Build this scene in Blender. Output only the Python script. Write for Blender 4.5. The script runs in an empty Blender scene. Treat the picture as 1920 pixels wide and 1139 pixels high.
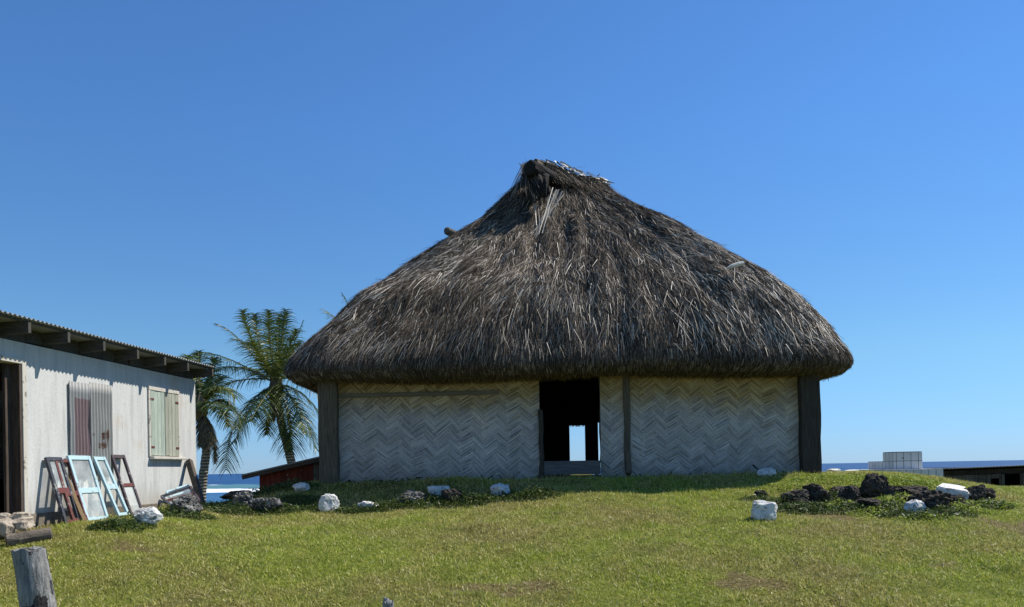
import bpy, bmesh, math, random
import numpy as np
from mathutils import Vector, Matrix, noise

random.seed(7)
rng = np.random.default_rng(11)
SC = bpy.context.scene
COL = SC.collection

# ------------------------------------------------------------------ camera
F = 1450.0                      # focal length in photo pixels
HX, HY = 960.0, 879.5           # principal point (lens is shifted up)
ROLL = math.radians(-1.0)
EYE = Vector((0, 0, 1.5))
cd = bpy.data.cameras.new('camera')
cam = bpy.data.objects.new('camera', cd)
COL.objects.link(cam)
cd.sensor_width = 36
cd.lens = F / 1920 * 36
cd.shift_y = (HY - 569.5) / 1920
cd.clip_start = 0.1
cd.clip_end = 60000
cam.matrix_world = Matrix.Translation(EYE) @ Matrix.Rotation(math.radians(90), 4, 'X') @ Matrix.Rotation(ROLL, 4, 'Z')
SC.camera = cam

# ------------------------------------------------------------------ sky, sun, exposure
SUN_AZ = 22.0                   # degrees behind straight right
SUN_EL = 52.0
az, el = math.radians(SUN_AZ), math.radians(SUN_EL)
world = bpy.data.worlds.new('World')
SC.world = world
world.use_nodes = True
wn = world.node_tree
wn.nodes.clear()
wo = wn.nodes.new('ShaderNodeOutputWorld')
bg = wn.nodes.new('ShaderNodeBackground')
sky = wn.nodes.new('ShaderNodeTexSky')
sky.sky_type = 'NISHITA'
sky.sun_disc = False
sky.sun_elevation = el
sky.sun_rotation = math.radians(90 - SUN_AZ)
sky.altitude = 0
sky.air_density = 1.0
sky.dust_density = 0.0
sky.ozone_density = 6.0
# camera white balance of the sky: deeper blue, no yellow band at the horizon
wtc = wn.nodes.new('ShaderNodeTexCoord')
wsep = wn.nodes.new('ShaderNodeSeparateXYZ')
wrmp = wn.nodes.new('ShaderNodeValToRGB')
wmul = wn.nodes.new('ShaderNodeMix')
wmul.data_type = 'RGBA'; wmul.blend_type = 'MULTIPLY'; wmul.inputs[0].default_value = 1.0
wn.links.new(wtc.outputs['Generated'], wsep.inputs[0])
wn.links.new(wsep.outputs[2], wrmp.inputs[0])
e = wrmp.color_ramp.elements
e[0].position = 0.0; e[0].color = (.40, .62, 1.08, 1)
e[1].position = 0.13; e[1].color = (.63, .84, .93, 1)
e.new(0.40).color = (.63, .95, 1.20, 1)
wn.links.new(sky.outputs[0], wmul.inputs[6])
wn.links.new(wrmp.outputs[0], wmul.inputs[7])
wn.links.new(wmul.outputs[2], bg.inputs['Color'])
bg.inputs['Strength'].default_value = 0.10
wn.links.new(bg.outputs[0], wo.inputs['Surface'])

sl = bpy.data.lights.new('sun', 'SUN')
sl.energy = 4.8
sl.angle = math.radians(0.5)
sl.color = (1.0, 0.95, 0.86)
sun = bpy.data.objects.new('sun', sl)
COL.objects.link(sun)
sdir = Vector((math.cos(el) * math.cos(az), math.cos(el) * math.sin(az), math.sin(el)))
sun.rotation_euler = sdir.to_track_quat('Z', 'Y').to_euler()
sun.location = (30, 10, 40)

SC.view_settings.view_transform = 'Standard'
SC.view_settings.look = 'None'
SC.view_settings.exposure = 0.35
SC.view_settings.gamma = 1.0
SC.view_settings.use_curve_mapping = False
SC.cycles.max_bounces = 8

# ------------------------------------------------------------------ helpers
CR, CU = Vector((math.cos(ROLL), 0, math.sin(ROLL))), Vector((-math.sin(ROLL), 0, math.cos(ROLL)))


def ray(px, py):
    return Vector((0, 1, 0)) + CR * ((px - HX) / F) + CU * ((HY - py) / F)


def P(px, py, Y):
    """point of the place that lies Y metres in front of the eye in the direction of photo pixel (px,py)"""
    return EYE + ray(px, py) * Y


def proj(p):
    d = Vector(p) - EYE
    return HX + F * d.dot(CR) / d.y, HY - F * d.dot(CU) / d.y


ORG = {}


def tag(o, label=None, cat=None, group=None, kind=None):
    if label: o['label'] = label
    if cat: o['category'] = cat
    if group: o['group'] = group
    if kind: o['kind'] = kind
    return o


def thing(name, loc, label, cat, group=None):
    o = bpy.data.objects.new(name, None)
    o.empty_display_size = 0.2
    COL.objects.link(o)
    o.location = loc
    ORG[o] = Vector(loc)
    return tag(o, label, cat, group)


def link(name, me, mat, parent=None, origin=None):
    """mesh data must be in world coordinates: it is shifted to its origin here"""
    if parent is not None:
        og = ORG[parent]
    elif origin is not None:
        og = Vector(origin)
    else:
        og = Vector((0, 0, 0))
    me.transform(Matrix.Translation(-og))
    o = bpy.data.objects.new(name, me)
    COL.objects.link(o)
    if parent is not None:
        o.parent = parent
    else:
        o.location = og
    ORG[o] = og
    if mat is not None:
        for m in (mat if isinstance(mat, (list, tuple)) else [mat]):
            me.materials.append(m)
    return o


class MB:
    def __init__(s):
        s.v = []; s.f = []; s.m = []

    def quad(s, pts, m=0):
        i = len(s.v)
        s.v += [Vector(p) for p in pts]
        s.f.append(tuple(range(i, i + len(pts)))); s.m.append(m)

    def obox(s, c, ax, ay, az_, m=0):
        """box with centre c and half axes"""
        c, ax, ay, az_ = map(Vector, (c, ax, ay, az_))
        if ax.cross(ay).dot(az_) < 0: ax = -ax
        i = len(s.v)
        for z in (-1, 1):
            for y in (-1, 1):
                for x in (-1, 1):
                    s.v.append(c + ax * x + ay * y + az_ * z)
        for f in ((0, 2, 3, 1), (4, 5, 7, 6), (0, 1, 5, 4), (2, 6, 7, 3), (0, 4, 6, 2), (1, 3, 7, 5)):
            s.f.append(tuple(i + k for k in f)); s.m.append(m)

    def box(s, a, b, m=0):
        a, b = Vector(a), Vector(b)
        c = (a + b) / 2; h = (b - a) / 2
        s.obox(c, (abs(h.x), 0, 0), (0, abs(h.y), 0), (0, 0, abs(h.z)), m)

    def beam(s, p, q, w, h, side=None, m=0):
        """beam from p to q, w along side, h along the third axis"""
        p, q = Vector(p), Vector(q)
        d = q - p
        up = Vector((0, 0, 1)) if side is None else Vector(side)
        x = d.cross(up).normalized() if side is None else (up - d * (up.dot(d) / d.length_squared)).normalized()
        y = x.cross(d).normalized()
        s.obox((p + q) / 2, d / 2, x * w / 2, y * h / 2, m)

    def tube(s, pts, rad, n=12, cap=True, jit=0.0, m=0):
        pts = [Vector(p) for p in pts]
        i0 = len(s.v)
        ref = None
        for k, p in enumerate(pts):
            t = (pts[min(k + 1, len(pts) - 1)] - pts[max(k - 1, 0)]).normalized()
            if ref is None:
                ref = Vector((0, 0, 1)) if abs(t.z) < .9 else Vector((1, 0, 0))
            x = (ref - t * ref.dot(t)).normalized(); y = t.cross(x); ref = x
            for j in range(n):
                a = 2 * math.pi * j / n
                r = rad[k] if isinstance(rad, (list, tuple)) else rad
                if jit: r *= 1 + jit * noise.noise(p * 3.1 + Vector((math.cos(a), math.sin(a), 0)) * 2.2)
                s.v.append(p + (x * math.cos(a) + y * math.sin(a)) * r)
        for k in range(len(pts) - 1):
            for j in range(n):
                a, b = i0 + k * n + j, i0 + k * n + (j + 1) % n
                s.f.append((a, b, b + n, a + n)); s.m.append(m)
        if cap:
            s.f.append(tuple(i0 + j for j in reversed(range(n)))); s.m.append(m)
            e = i0 + (len(pts) - 1) * n
            s.f.append(tuple(e + j for j in range(n))); s.m.append(m)

    def mesh(s, name):
        me = bpy.data.meshes.new(name)
        me.from_pydata(s.v, [], s.f)
        if any(s.m): me.polygons.foreach_set('material_index', s.m)
        me.update()
        return me

    def build(s, name, mat, parent=None, origin=None, bevel=0.0, smooth=False):
        me = s.mesh(name)
        if smooth: me.polygons.foreach_set('use_smooth', [True] * len(me.polygons))
        o = link(name, me, mat, parent, origin)
        if bevel:
            b = o.modifiers.new('bevel', 'BEVEL'); b.width = bevel; b.segments = 2; b.limit_method = 'ANGLE'
        return o


def np_mesh(name, V, Fc, smooth=False):
    V = np.ascontiguousarray(V, dtype=np.float32); Fc = np.ascontiguousarray(Fc, dtype=np.int32)
    me = bpy.data.meshes.new(name)
    n, k = Fc.shape
    me.vertices.add(len(V)); me.vertices.foreach_set('co', V.ravel())
    me.loops.add(n * k); me.loops.foreach_set('vertex_index', Fc.ravel())
    me.polygons.add(n); me.polygons.foreach_set('loop_start', np.arange(0, n * k, k, dtype=np.int32))
    if smooth: me.polygons.foreach_set('use_smooth', np.ones(n, dtype=bool))
    me.update(calc_edges=True)
    me.validate()
    return me


def np_strips(P0, D, N, L, W, lift=0.0, droop=0.0, seg=2, taper=0.35, twist=None):
    """ribbons: start P0, direction D, surface normal N, length L, width W -> verts, quads"""
    n = len(P0)
    S = np.cross(D, N); S /= np.linalg.norm(S, axis=1, keepdims=True) + 1e-9
    if twist is not None:
        S = S * np.cos(twist)[:, None] + N * np.sin(twist)[:, None]
    V = np.zeros((n, (seg + 1) * 2, 3))
    for k in range(seg + 1):
        t = k / seg
        c = P0 + D * (L * t)[:, None] + N * (lift * L * t * t)[:, None]
        c[:, 2] -= droop * L * t * t
        w = W * (1 - (1 - taper) * t) * .5
        V[:, 2 * k] = c - S * w[:, None]
        V[:, 2 * k + 1] = c + S * w[:, None]
    base = (np.arange(n) * (seg + 1) * 2)[:, None]
    Q = []
    for k in range(seg):
        Q.append(base + np.array([[2 * k, 2 * k + 1, 2 * k + 3, 2 * k + 2]]))
    return V.reshape(-1, 3), np.concatenate(Q, 0)


# ------------------------------------------------------------------ materials
class NT:
    def __init__(s, name):
        s.mat = bpy.data.materials.new(name); s.mat.use_nodes = True
        s.t = s.mat.node_tree; s.t.nodes.clear()
        s.out = s.n('OutputMaterial'); s.b = s.n('BsdfPrincipled')
        s.l(s.b.outputs[0], s.out.inputs['Surface'])
        s.tc = s.n('TexCoord'); s.geo = s.n('NewGeometry')

    def n(s, t, **kw):
        x = s.t.nodes.new('ShaderNode' + t)
        for k, v in kw.items():
            setattr(x, k, v)
        return x

    def l(s, a, b): s.t.links.new(a, b)

    def vec(s, scale=(1, 1, 1), rot=(0, 0, 0), world=False):
        m = s.n('Mapping'); m.inputs['Scale'].default_value = scale; m.inputs['Rotation'].default_value = rot
        s.l(s.geo.outputs['Position'] if world else s.tc.outputs['Object'], m.inputs['Vector'])
        return m.outputs[0]

    def noise(s, v, scale=5, detail=6, rough=.6, dist=0.0):
        x = s.n('TexNoise'); x.inputs['Scale'].default_value = scale; x.inputs['Detail'].default_value = detail
        x.inputs['Roughness'].default_value = rough; x.inputs['Distortion'].default_value = dist
        s.l(v, x.inputs['Vector'])
        return x.outputs['Fac']

    def vor(s, v, scale=5, feature='F1'):
        x = s.n('TexVoronoi', feature=feature); x.inputs['Scale'].default_value = scale
        s.l(v, x.inputs['Vector'])
        return x.outputs['Distance']

    def ramp(s, fac, stops):
        r = s.n('ValToRGB')
        e = r.color_ramp.elements
        while len(e) < len(stops): e.new(.5)
        for k, (p, c) in enumerate(stops):
            e[k].position = p
            if not isinstance(c, (tuple, list)): c = (c, c, c)
            e[k].color = (*c, 1)
        s.l(fac, r.inputs[0])
        return r.outputs[0]

    def mix(s, fac, a, b, mode='MIX'):
        m = s.n('Mix', data_type='RGBA', blend_type=mode)
        for k, x in ((0, fac), (6, a), (7, b)):
            if hasattr(x, 'is_linked') or hasattr(x, 'links'):
                s.l(x, m.inputs[k])
            elif isinstance(x, (tuple, list)):
                m.inputs[k].default_value = (*x, 1)
            else:
                m.inputs[k].default_value = x
        return m.outputs[2]

    def math(s, op, a, b=0.0, clamp=False):
        m = s.n('Math', operation=op, use_clamp=clamp)
        for k, x in enumerate((a, b)):
            if hasattr(x, 'links'): s.l(x, m.inputs[k])
            else: m.inputs[k].default_value = x
        return m.outputs[0]

    def sep(s, v):
        x = s.n('SeparateXYZ'); s.l(v, x.inputs[0]); return x.outputs

    def bump(s, h, strength=.5, dist=.02):
        b = s.n('Bump'); b.inputs['Strength'].default_value = strength; b.inputs['Distance'].default_value = dist
        s.l(h, b.inputs['Height']); s.l(b.outputs[0], s.b.inputs['Normal'])

    def done(s, col, rough=.85, spec=.3):
        s.l(col, s.b.inputs['Base Color']) if hasattr(col, 'links') else setattr(s.b.inputs['Base Color'], 'default_value', (*col, 1))
        if hasattr(rough, 'links'): s.l(rough, s.b.inputs['Roughness'])
        else: s.b.inputs['Roughness'].default_value = rough
        s.b.inputs['Specular IOR Level'].default_value = spec
        return s.mat

    def translucent(s, col, fac):
        tr = s.n('BsdfTranslucent'); s.l(col, tr.inputs[0])
        mx = s.n('MixShader'); mx.inputs[0].default_value = fac
        s.l(s.b.outputs[0], mx.inputs[1]); s.l(tr.outputs[0], mx.inputs[2])
        s.l(mx.outputs[0], s.out.inputs['Surface'])


def wood(name, c0, c1, c2, axis='Z', scale=1.0, rough=.85, isl=.35, bump=.5):
    t = NT(name)
    sc = {'X': (1.2, 14, 14), 'Y': (14, 1.2, 14), 'Z': (14, 14, 1.2)}[axis]
    v = t.vec(tuple(x * scale for x in sc))
    f = t.noise(v, 2.5, 8, .65, .6)
    c = t.ramp(f, [(.28, c0), (.5, c1), (.72, c2)])
    big = t.noise(t.vec((1.5, 1.5, 1.5)), 2.0, 5)
    c = t.mix(t.math('MULTIPLY', big, .45), c, c0)
    r = t.ramp(t.geo.outputs['Random Per Island'], [(0, 1 - isl), (1, 1.0)])
    c = t.mix(1.0, c, r, 'MULTIPLY')
    t.bump(f, bump, .012)
    return t.done(c, rough, .2)


def painted(name, col, under, worn=.45, rough=.55, scale=9):
    t = NT(name)
    f = t.noise(t.vec(), scale, 8, .7)
    m = t.ramp(f, [(worn - .03, 1.0), (worn + .03, 0.0)])
    g = t.noise(t.vec(), 2.3, 4)
    c = t.mix(t.math('MULTIPLY', g, .35), col, tuple(x * .6 for x in col))
    c = t.mix(m, c, under)
    t.bump(f, .25, .004)
    return t.done(c, rough, .35)


M = {}


def mats():
    # ---- ground
    t = NT('soil_and_turf')
    w = t.vec(world=True)
    a = t.n('Attribute'); a.attribute_name = 'dirt'
    big = t.noise(w, .45, 5, .6)
    mid = t.noise(w, 3.5, 6, .65)
    fine = t.noise(w, 55, 4, .7)
    grass = t.ramp(mid, [(.3, (.09, .115, .016)), (.5, (.17, .195, .03)), (.7, (.27, .26, .06))])
    grass = t.mix(t.ramp(big, [(.42, 0.0), (.62, .7)]), grass, (.17, .145, .05))
    soil = t.ramp(t.noise(w, 22, 8, .75), [(.3, (.05, .038, .014)), (.5, (.16, .125, .05)), (.7, (.36, .30, .14))])
    dm = t.math('ADD', a.outputs['Fac'], t.math('MULTIPLY', t.math('SUBTRACT', fine, .5), 1.1), True)
    c = t.mix(t.ramp(dm, [(.35, 0.0), (.6, 1.0)]), grass, soil)
    c = t.mix(1.0, c, t.ramp(fine, [(.3, .55), (.7, 1.2)]), 'MULTIPLY')
    t.bump(t.math('ADD', fine, t.math('MULTIPLY', mid, 2.0)), .8, .04)
    M['ground'] = t.done(c, .95, .1)

    t = NT('grass_blades')
    w = t.vec(world=True)
    big = t.noise(w, .45, 5, .6)
    mid = t.noise(w, 2.2, 6, .65)
    rnd = t.geo.outputs['Random Per Island']
    green = t.ramp(rnd, [(0, (.14, .20, .020)), (.4, (.34, .42, .045)), (.75, (.54, .57, .10)), (.92, (.70, .66, .22)), (1, (.80, .76, .42))])
    dry = t.ramp(rnd, [(0, (.16, .15, .03)), (.45, (.46, .40, .11)), (.8, (.66, .57, .22)), (1, (.80, .73, .45))])
    f = t.ramp(t.math('ADD', t.math('MULTIPLY', big, .6), t.math('MULTIPLY', mid, .4)), [(.42, 0.0), (.58, 1.0)])
    c = t.mix(f, green, dry)
    c = t.mix(t.ramp(t.noise(w, 1.3, 6, .7, .5), [(.28, .65), (.46, 0.0)]), c, (.10, .13, .025))
    c = t.mix(t.ramp(t.noise(w, 6.0, 4, .7), [(.30, .55), (.46, 0.0)]), c, (.13, .15, .035))
    t.done(c, .6, .3)
    t.translucent(c, .35)
    M['grass'] = t.mat

    t = NT('dry_straw')
    c = t.ramp(t.geo.outputs['Random Per Island'], [(0, (.25, .20, .10)), (.6, (.45, .38, .22)), (1, (.68, .60, .40))])
    M['straw'] = t.done(c, .7, .2)

    def leaf(name, stops, tr=.35, rough=.5):
        t = NT(name)
        c = t.ramp(t.geo.outputs['Random Per Island'], stops)
        t.done(c, rough, .25)
        t.translucent(c, tr)
        M[name] = t.mat
    leaf('creeper_leaf', [(0, (.022, .045, .010)), (.6, (.06, .10, .018)), (1, (.14, .17, .04))])
    leaf('bright_weed_leaf', [(0, (.13, .20, .016)), (.6, (.28, .36, .04)), (1, (.45, .46, .12))], .35, .7)  # brighter, yellower green than the creeper leaf
    leaf('palm_leaf', [(0, (.022, .036, .007)), (.6, (.05, .08, .014)), (1, (.14, .17, .04))], .22, .4)
    leaf('palm_leaf_young', [(0, (.038, .058, .010)), (.6, (.085, .12, .02)), (1, (.25, .26, .07))], .28, .4)
    leaf('palm_leaf_dead', [(0, (.07, .055, .035)), (.6, (.16, .125, .08)), (1, (.30, .25, .17))], .2, .7)

    # ---- thatch
    t = NT('thatch')
    rnd = t.geo.outputs['Random Per Island']
    c = t.ramp(rnd, [(0, (.028, .020, .014)), (.45, (.085, .063, .045)), (.78, (.195, .149, .108)), (.93, (.40, .315, .23)), (1, (.64, .53, .40))])
    w = t.vec(world=True)
    p = t.noise(w, .9, 5, .6)
    c = t.mix(1.0, c, t.ramp(p, [(.35, .62), (.65, 1.25)]), 'MULTIPLY')
    M['thatch'] = t.done(c, .7, .15)
    t = NT('pale_reed')
    c = t.ramp(t.geo.outputs['Random Per Island'], [(0, (.24, .20, .16)), (.5, (.46, .39, .31)), (1, (.78, .70, .58))])
    M['reed'] = t.done(c, .5, .3)
    t = NT('brown_thatch_fringe')
    c = t.ramp(t.geo.outputs['Random Per Island'], [(0, (.035, .026, .016)), (.6, (.10, .075, .042)), (1, (.24, .18, .10))])
    M['fringe'] = t.done(c, .8, .2)
    t = NT('dark_log')  # near-black wood for the ridge pole and the knot below it
    f = t.noise(t.vec((6, 6, 6)), 4, 8, .7)
    c = t.ramp(f, [(.3, (.008, .007, .006)), (.7, (.03, .026, .023))])
    t.bump(f, .8, .03)
    M['log'] = t.done(c, .9, .2)
    t = NT('dry_leaf_cap')
    c = t.ramp(t.geo.outputs['Random Per Island'], [(0, (.05, .045, .04)), (.4, (.22, .20, .18)), (1, (.72, .70, .66))])
    M['cap'] = t.done(c, .5, .4)

    # ---- woven bamboo
    t = NT('woven_bamboo')
    rnd = t.geo.outputs['Random Per Island']
    w = t.vec(world=True)
    z = t.sep(t.geo.outputs['Position'])[2]
    n1 = t.noise(w, 1.6, 5, .6)
    n2 = t.noise(w, 30, 4, .7)
    pale = t.ramp(rnd, [(0, (.42, .39, .355)), (.2, (.53, .495, .455)), (.8, (.61, .57, .525)), (1, (.70, .66, .61))])
    tan = t.ramp(rnd, [(0, (.32, .215, .095)), (.5, (.50, .36, .165)), (1, (.60, .46, .25))])
    ba = t.n('Attribute'); ba.attribute_name = 'block'
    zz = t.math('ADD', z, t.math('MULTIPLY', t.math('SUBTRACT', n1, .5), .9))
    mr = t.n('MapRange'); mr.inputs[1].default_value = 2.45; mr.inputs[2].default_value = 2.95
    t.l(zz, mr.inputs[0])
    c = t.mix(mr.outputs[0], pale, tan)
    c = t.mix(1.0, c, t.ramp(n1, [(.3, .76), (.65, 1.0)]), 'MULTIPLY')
    c = t.mix(1.0, c, t.ramp(ba.outputs['Fac'], [(0, .86), (1, 1.05)]), 'MULTIPLY')
    c = t.mix(1.0, c, t.ramp(n2, [(.3, .78), (.6, 1.0)]), 'MULTIPLY')
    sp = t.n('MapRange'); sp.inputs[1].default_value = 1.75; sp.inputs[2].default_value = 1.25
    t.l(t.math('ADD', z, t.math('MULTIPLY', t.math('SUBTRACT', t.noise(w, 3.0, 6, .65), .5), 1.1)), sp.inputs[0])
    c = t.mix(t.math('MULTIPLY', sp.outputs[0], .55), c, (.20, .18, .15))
    c = t.mix(t.ramp(t.noise(t.vec((1, 1, .5), world=True), 2.2, 7, .7), [(.58, 0.0), (.75, .5)]), c, (.24, .22, .19))
    t.bump(n2, .3, .004)
    M['bamboo'] = t.done(c, .75, .25)
    t = NT('dark_gap_backing')
    M['backing'] = t.done((.035, .03, .026), .95, .1)

    M['post_wood'] = wood('weathered_post_wood', (.035, .030, .025), (.075, .064, .052), (.13, .112, .088), 'Z')
    M['tan_post'] = wood('tan_post_wood', (.07, .058, .043), (.16, .133, .097), (.26, .22, .16), 'Z')
    M['rail_wood'] = wood('pale_rail_wood', (.12, .10, .07), (.22, .19, .135), (.32, .28, .20), 'X')
    M['sill_wood'] = wood('grey_sill_wood', (.09, .088, .085), (.16, .157, .155), (.23, .225, .22), 'X')
    M['grey_wood'] = wood('grey_rafter_wood', (.06, .055, .048), (.12, .11, .095), (.20, .185, .16), 'X')
    M['jamb_wood'] = wood('brown_jamb_wood', (.05, .035, .027), (.11, .08, .062), (.19, .15, .12), 'Z')
    M['plank_wood'] = wood('raw_plank_wood', (.13, .085, .045), (.25, .17, .09), (.38, .27, .16), 'Z')
    M['beam_wood'] = wood('brown_beam_wood', (.07, .055, .045), (.14, .115, .09), (.23, .19, .15), 'Z')
    M['cream_frame'] = painted('cream_painted_wood', (.62, .58, .50), (.25, .21, .16), .40)
    M['stick'] = wood('bleached_stick', (.55, .51, .44), (.75, .71, .63), (.82, .78, .70), 'X')

    # ---- whitewashed concrete
    t = NT('whitewashed_concrete')
    v = t.vec()
    streak = t.noise(t.vec((3.5, 3.5, .35)), 2.2, 7, .65)
    blot = t.noise(v, 1.1, 6, .6)
    fine = t.noise(v, 26, 5, .7)
    c = t.ramp(streak, [(.28, (.46, .46, .44)), (.5, (.59, .59, .565)), (.7, (.65, .645, .615))])
    c = t.mix(t.ramp(blot, [(.57, 0.0), (.72, .6)]), c, (.52, .42, .30))
    c = t.mix(t.ramp(t.noise(t.vec((4, 4, .8)), 3.3, 7, .7), [(.60, 0.0), (.76, .55)]), c, (.22, .21, .20))
    z = t.sep(t.geo.outputs['Position'])[2]
    lo = t.n('MapRange'); lo.inputs[1].default_value = 1.35; lo.inputs[2].default_value = .9
    t.l(t.math('ADD', z, t.math('MULTIPLY', t.math('SUBTRACT', streak, .5), .8)), lo.inputs[0])
    c = t.mix(t.math('MULTIPLY', lo.outputs[0], .65), c, (.36, .33, .28))
    c = t.mix(1.0, c, t.ramp(fine, [(.25, .88), (.6, 1.0)]), 'MULTIPLY')
    t.bump(fine, .35, .01)
    M['plaster'] = t.done(c, .9, .15)
    t = NT('bare_concrete_footing')
    f = t.noise(t.vec(), 7, 8, .7)
    t.bump(f, .6, .03)
    M['footing'] = t.done(t.ramp(f, [(.3, (.10, .085, .065)), (.55, (.22, .19, .15)), (.75, (.34, .31, .26))]), .95, .1)
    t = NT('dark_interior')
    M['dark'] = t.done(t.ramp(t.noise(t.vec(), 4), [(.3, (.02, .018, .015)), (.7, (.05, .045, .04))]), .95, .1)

    # ---- corrugated iron
    def iron(name, col, rust_lo, rust_hi, paint=None):
        t = NT(name)
        v = t.vec()
        n1 = t.noise(v, 5, 8, .7)
        n2 = t.noise(t.vec((6, 6, 1.2)), 3, 6, .65)
        c = t.mix(t.math('MULTIPLY', n2, .8), col, tuple(x * .5 for x in col))
        if paint is not None:
            u = t.n('Attribute'); u.attribute_name = 'paint'
            k = t.math('ADD', u.outputs['Fac'], t.math('MULTIPLY', t.math('SUBTRACT', n1, .5), .9))
            c = t.mix(t.ramp(k, [(.48, 0.0), (.58, .85)]), c, paint)
        u = t.n('Attribute'); u.attribute_name = 'rust'
        k = t.math('ADD', u.outputs['Fac'], t.math('SUBTRACT', n1, .5))
        c = t.mix(t.ramp(t.math('MULTIPLY', k, 1.0), [(rust_lo, 0.0), (rust_hi, 1.0)]), c, t.ramp(n2, [(.3, (.05, .022, .014)), (.7, (.17, .075, .04))]))
        t.bump(n1, .15, .004)
        M[name] = t.done(c, .5, .4)
    iron('iron_roof', (.30, .30, .30), .22, .40)
    iron('iron_sheet_grey', (.40, .395, .37), .30, .40)
    iron('iron_sheet_red', (.38, .38, .37), .32, .42, (.21, .13, .13))
    iron('iron_shed', (.26, .27, .28), .30, .5)

    # ---- shutters, window frames
    M['green_plank'] = wood('pale_green_planks', (.28, .33, .27), (.46, .53, .45), (.58, .64, .56), 'Z', isl=.25)
    M['bare_plank'] = wood('faded_grey_planks', (.26, .27, .21), (.42, .43, .35), (.56, .57, .48), 'Z', isl=.25)
    M['paint_blue'] = painted('pale_blue_paint', (.44, .61, .66), (.24, .25, .24), .40)
    M['paint_navy'] = painted('dark_navy_paint', (.045, .05, .065), (.30, .29, .28), .40)
    M['paint_red'] = painted('dark_red_paint', (.14, .04, .035), (.32, .27, .24), .40)
    M['paint_plum'] = painted('plum_paint', (.075, .055, .062), (.30, .26, .24), .40)
    t = NT('dusty_glass')
    t.done((.75, .82, .82), .12, .5)
    t.b.inputs['Transmission Weight'].default_value = 0.0
    tr = t.n('BsdfTransparent')
    mx = t.n('MixShader')
    t.l(t.ramp(t.noise(t.vec(), 4, 6), [(.3, .12), (.7, .34)]), mx.inputs[0])
    t.l(tr.outputs[0], mx.inputs[1]); t.l(t.b.outputs[0], mx.inputs[2]); t.l(mx.outputs[0], t.out.inputs['Surface'])
    M['glass'] = t.mat

    # ---- stones
    def stone(name, stops, sc=4.0, bump=.8, pits=None, rough=.92):
        t = NT(name)
        v = t.vec(world=True)
        f = t.noise(v, sc, 9, .7, .3)
        c = t.ramp(f, stops)
        h = f
        if pits:
            pv = t.noise(v, sc * 4, 6, .75)
            pm = t.ramp(pv, [(pits[0], 1.0), (pits[0] + .07, 0.0)])
            c = t.mix(pm, c, pits[1])
            h = t.math('ADD', f, t.math('MULTIPLY', pv, .6))
        t.bump(h, bump, .05)
        M[name] = t.done(c, rough, .15)
    stone('white_stone', [(.25, (.36, .34, .29)), (.42, (.66, .645, .60)), (.7, (.80, .785, .74))], 4, .7, (.39, (.25, .225, .18)))
    stone('half_white_stone', [(.28, (.12, .11, .10)), (.38, (.34, .33, .31)), (.44, (.68, .67, .64)), (.8, (.76, .75, .72))], 3, .8, (.40, (.05, .047, .04)))
    stone('dark_stone', [(.3, (.03, .025, .02)), (.5, (.075, .062, .050)), (.72, (.17, .145, .12))], 6, 1.0, (.40, (.014, .011, .009)))
    stone('grey_coral_stone', [(.3, (.05, .047, .042)), (.5, (.16, .155, .145)), (.7, (.50, .49, .46))], 6, 1.0, (.42, (.018, .017, .015)))
    stone('step_stone', [(.3, (.22, .18, .14)), (.5, (.40, .34, .27)), (.7, (.56, .49, .40))], 5, .6)
    stone('dark_pipe', [(.3, (.07, .058, .048)), (.55, (.15, .125, .10)), (.75, (.33, .28, .23))], 5, .6)

    # old fence stump
    t = NT('weathered_stump')
    v = t.vec((9, 9, 1.4))
    f = t.noise(v, 3, 9, .7, .5)
    bark = t.noise(t.vec((2.2, 2.2, 1.6)), 3.2, 5, .6)
    pl = t.ramp(f, [(.3, (.10, .098, .095)), (.5, (.25, .245, .235)), (.7, (.42, .41, .39))])
    bk = t.ramp(t.noise(t.vec(), 30, 6, .75), [(.3, (.014, .013, .013)), (.6, (.06, .057, .055)), (.75, (.19, .18, .17))])
    c = t.mix(t.ramp(bark, [(.44, 1.0), (.48, 0.0)]), pl, bk)
    t.bump(t.math('ADD', f, t.math('MULTIPLY', bark, 1.5)), .9, .03)
    M['stump'] = t.done(c, .9, .15)

    # palm trunk
    t = NT('palm_trunk')
    z = t.sep(t.tc.outputs['Object'])
    wv = t.n('TexWave', wave_type='BANDS', bands_direction='Z'); wv.inputs['Scale'].default_value = 2.6
    wv.inputs['Distortion'].default_value = 1.5; wv.inputs['Detail'].default_value = 3
    t.l(t.vec(), wv.inputs['Vector'])
    f = t.noise(t.vec(), 6, 7)
    c = t.ramp(t.math('MULTIPLY', t.math('ADD', f, wv.outputs['Fac']), .5), [(.25, (.07, .06, .05)), (.6, (.22, .20, .17)), (.8, (.36, .33, .29))])
    t.bump(wv.outputs['Fac'], .6, .05)
    M['trunk'] = t.done(c, .9, .1)
    M['stalk'] = NT('frond_stalk').done((.17, .15, .055), .5, .4)
    M['coconut'] = NT('coconut_husk').done((.10, .085, .03), .6, .3)

    # red shed
    t = NT('dark_red_boards')
    z = t.noise(t.vec((10, 10, 1)), 2.4, 6, .65)
    pe = t.noise(t.vec((3, 3, 2)), 3.5, 7, .7)
    c = t.ramp(z, [(.3, (.085, .016, .012)), (.7, (.22, .045, .03))])
    c = t.mix(t.ramp(pe, [(.64, 0.0), (.67, 1.0)]), c, (.42, .38, .33))
    r = t.ramp(t.geo.outputs['Random Per Island'], [(0, .7), (1, 1.0)])
    M['red_board'] = t.done(t.mix(1.0, c, r, 'MULTIPLY'), .8, .2)

    # white tiles
    t = NT('white_tiles')
    br = t.n('TexBrick'); br.offset = 0.0; br.squash = 1.0
    br.inputs['Scale'].default_value = 1.0
    br.inputs['Color1'].default_value = (.62, .63, .64, 1); br.inputs['Color2'].default_value = (.55, .56, .57, 1)
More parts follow.
